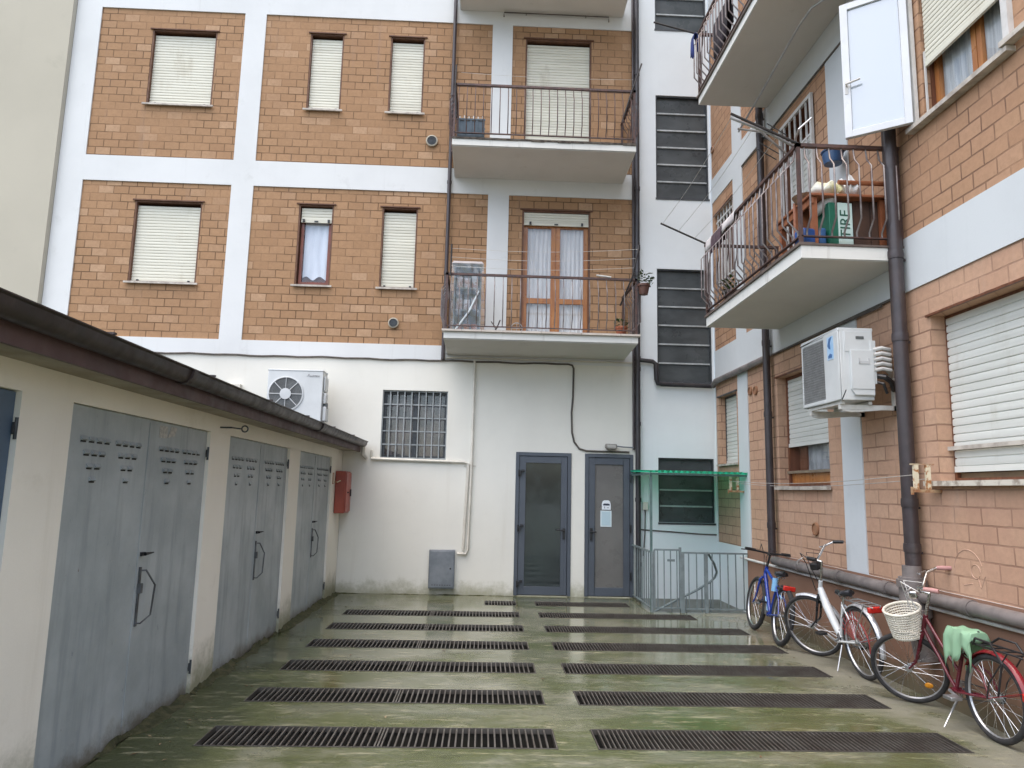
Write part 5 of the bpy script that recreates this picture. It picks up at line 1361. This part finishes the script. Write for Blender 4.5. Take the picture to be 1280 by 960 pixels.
for q_ in range(14):
    a = R(20+q_*11); m.tube([(.05*math.cos(a),.045,.305+.05*math.sin(a)),(.27*math.cos(a),.040,.305+.27*math.sin(a))], .0026, 4)
m.tube([(.20*math.cos(R(10+8*i)),.047,.305+.20*math.sin(R(10+8*i))) for i in range(24)], .004, 5)
m.build('skirt_guard', pm('red_cord', c3(.36,.03,.035), c3(.28,.02,.03), 8, .5), wh)
m = k['F'](); c0 = k['c0']; m.box(c0.x-.01,c0.x+.07,-.04,.04,c0.z-.09,c0.z-.02); m.build('front_lamp', BLACKP, wh, bevel=.012)
rd, k = bike('dark red city bicycle with a white wicker basket on its handlebar, nearest along the wall', (3.38,4.82), (3.34,5.68), 0, 46,
  dict(kind='lady', R=.275, rt=.020, frame=REDF, fork=REDF, rim=ALU, seat_tube=.36, seat=.50, stem=.22, hw=.26, rise=.10, back=.17, bar=CHROME, grip=pm('pink_grip', c3(.42,.22,.20), c3(.34,.17,.16), 8, .6), saddle=BSAD,
  fender_r=REDB, rack=BLACKP, rack_loop=True, lamp=(-.315,.36), lamp_m=REDL, crank=8, pedal=ALU, stand=.16, reflector=230, head=.14, cable=PIPEW))
# white basket in front of the handlebar: woven rim, wall and bottom
BSK = pm('white_basket_plastic', c3(.70,.67,.58), c3(.60,.57,.49), 8, .5)
c0 = k['c0']; bc = c0+Vector((.17,0,-.345))
m = k['F']()
pr = [(.105,.0),(.112,.06),(.122,.12),(.135,.205)]
for q_ in range(40):
    a = 2*pi*q_/40; ct, sn = math.cos(a), math.sin(a)
    m.tube([bc+Vector((r*ct*.92+.0, r*sn*1.1, z)) for r, z in pr], .0036, 5, cap=False)
for j in range(11):
    z = .012+j*.019; r = .105+.030*(z/.205)
    m.tube([bc+Vector((r*math.cos(2*pi*i/60)*.92+.003*math.cos(20*2*pi*i/60+pi*j), (r*math.sin(2*pi*i/60))*1.1, z)) for i in range(60)], .0058, 5, closed=True)
m.tube([bc+Vector((.137*math.cos(2*pi*i/40)*.92,.137*math.sin(2*pi*i/40)*1.1,.208)) for i in range(40)], .010, 8, closed=True)
m.lathe([(.104,-.004),(.104,.004)], 24, 'z', bc)
m.build('basket', BSK, rd)
m = k['F'](); m.box(c0.x+.03,c0.x+.09,-.035,.035,c0.z-.05,c0.z+.01); m.build('front_lamp', CHROME, rd, bevel=.014)
# green cloth over the saddle of the red bicycle: a sheet draped by height over the seat
vs = []; fs = []; n = 22; mm_ = 16; rg = random.Random(11)
for i in range(n+1):
    for j in range(mm_+1):
        u, v = i/n*2-1, j/mm_*2-1
        x, y = u*.17, v*.15
        ex = max(0, abs(x)-.115); ey = max(0, abs(y)-.055)
        drop = ex*1.1+ey*2.2*(1+.35*math.sin(7*u+1))*(1.35 if u > .2 else .8)
        vs.append((math.copysign(min(abs(x),.125),x)+.006*math.sin(9*v+3*u)*drop*6, math.copysign(min(abs(y),.075)+.02*ey,y)+.009*math.sin(11*u)*min(1,drop*8), .026-drop+.010*math.sin(8*u)*math.cos(6*v)))
for i in range(n):
    for j in range(mm_):
        if (i < 3 and j < 4) or (n-i < 4 and j > 12): continue
        a = i*(mm_+1)+j; fs.append((a, a+1, a+mm_+2, a+mm_+1))
GB = translucent('green_bag_plastic', c3(.42,.66,.45), .35, .4)
o = MB().add(vs, fs).build('green_bag', GB); o.modifiers.new('thickness', 'SOLIDIFY').thickness = .0015
tag(o, 'pale green plastic bag pulled over the saddle of the red bicycle', 'bag'); o.matrix_world = rd.matrix_world @ Matrix.Translation(k['sd']+Vector((-.01,0,.018)))

# ------------------------------------------------------------------ light, sky, camera
wd = bpy.data.worlds.new('World'); scene.world = wd; wd.use_nodes = True
nt_ = wd.node_tree; bg = nt_.nodes['Background']
sky = nt_.nodes.new('ShaderNodeTexSky'); sky.sky_type = 'NISHITA'; sky.sun_disc = False
SUN_EL, SUN_AZ = 74, 225       # azimuth clockwise from +Y, the overcast brightest part of the sky
sky.sun_elevation = R(SUN_EL); sky.sun_rotation = R(SUN_AZ); sky.air_density = 1.0; sky.dust_density = 3.0; sky.ozone_density = .6
nt_.links.new(sky.outputs[0], bg.inputs[0]); bg.inputs[1].default_value = .15
sl = bpy.data.lights.new('sun', 'SUN'); sl.energy = 1.5; sl.angle = R(110); sl.color = (1,.95,.87)
so = bpy.data.objects.new('sun', sl); COL.objects.link(so)
az = R(SUN_AZ); el = R(SUN_EL)
so.rotation_euler = Vector((-math.sin(az)*math.cos(el), -math.cos(az)*math.cos(el), -math.sin(el))).to_track_quat('-Z', 'Y').to_euler()
cam = bpy.data.cameras.new('camera'); cam.sensor_width = 36; cam.lens = 900/1280*36; cam.clip_end = 400; cam.clip_start = .05
co = bpy.data.objects.new('camera', cam); COL.objects.link(co)
r_ = Vector((1,0,0))
def nrm(v): return Vector(v).normalized()
d_ = nrm((604-640, -(612-480), -900.)); u_ = Vector((135., 6080., -900.)).normalized(); u_ = (u_-d_*u_.dot(d_)).normalized(); r_ = d_.cross(u_)
co.matrix_world = Matrix.Translation((0,0,1.55)) @ Matrix((r_, d_, u_)).to_4x4()
scene.camera = co
vs_ = scene.view_settings; vs_.view_transform = 'Standard'; vs_.look = 'None'; vs_.exposure = 1.4; vs_.gamma = 1; vs_.use_curve_mapping = False
scene.render.engine = 'CYCLES'; scene.cycles.max_bounces = 8; scene.cycles.transparent_max_bounces = 12
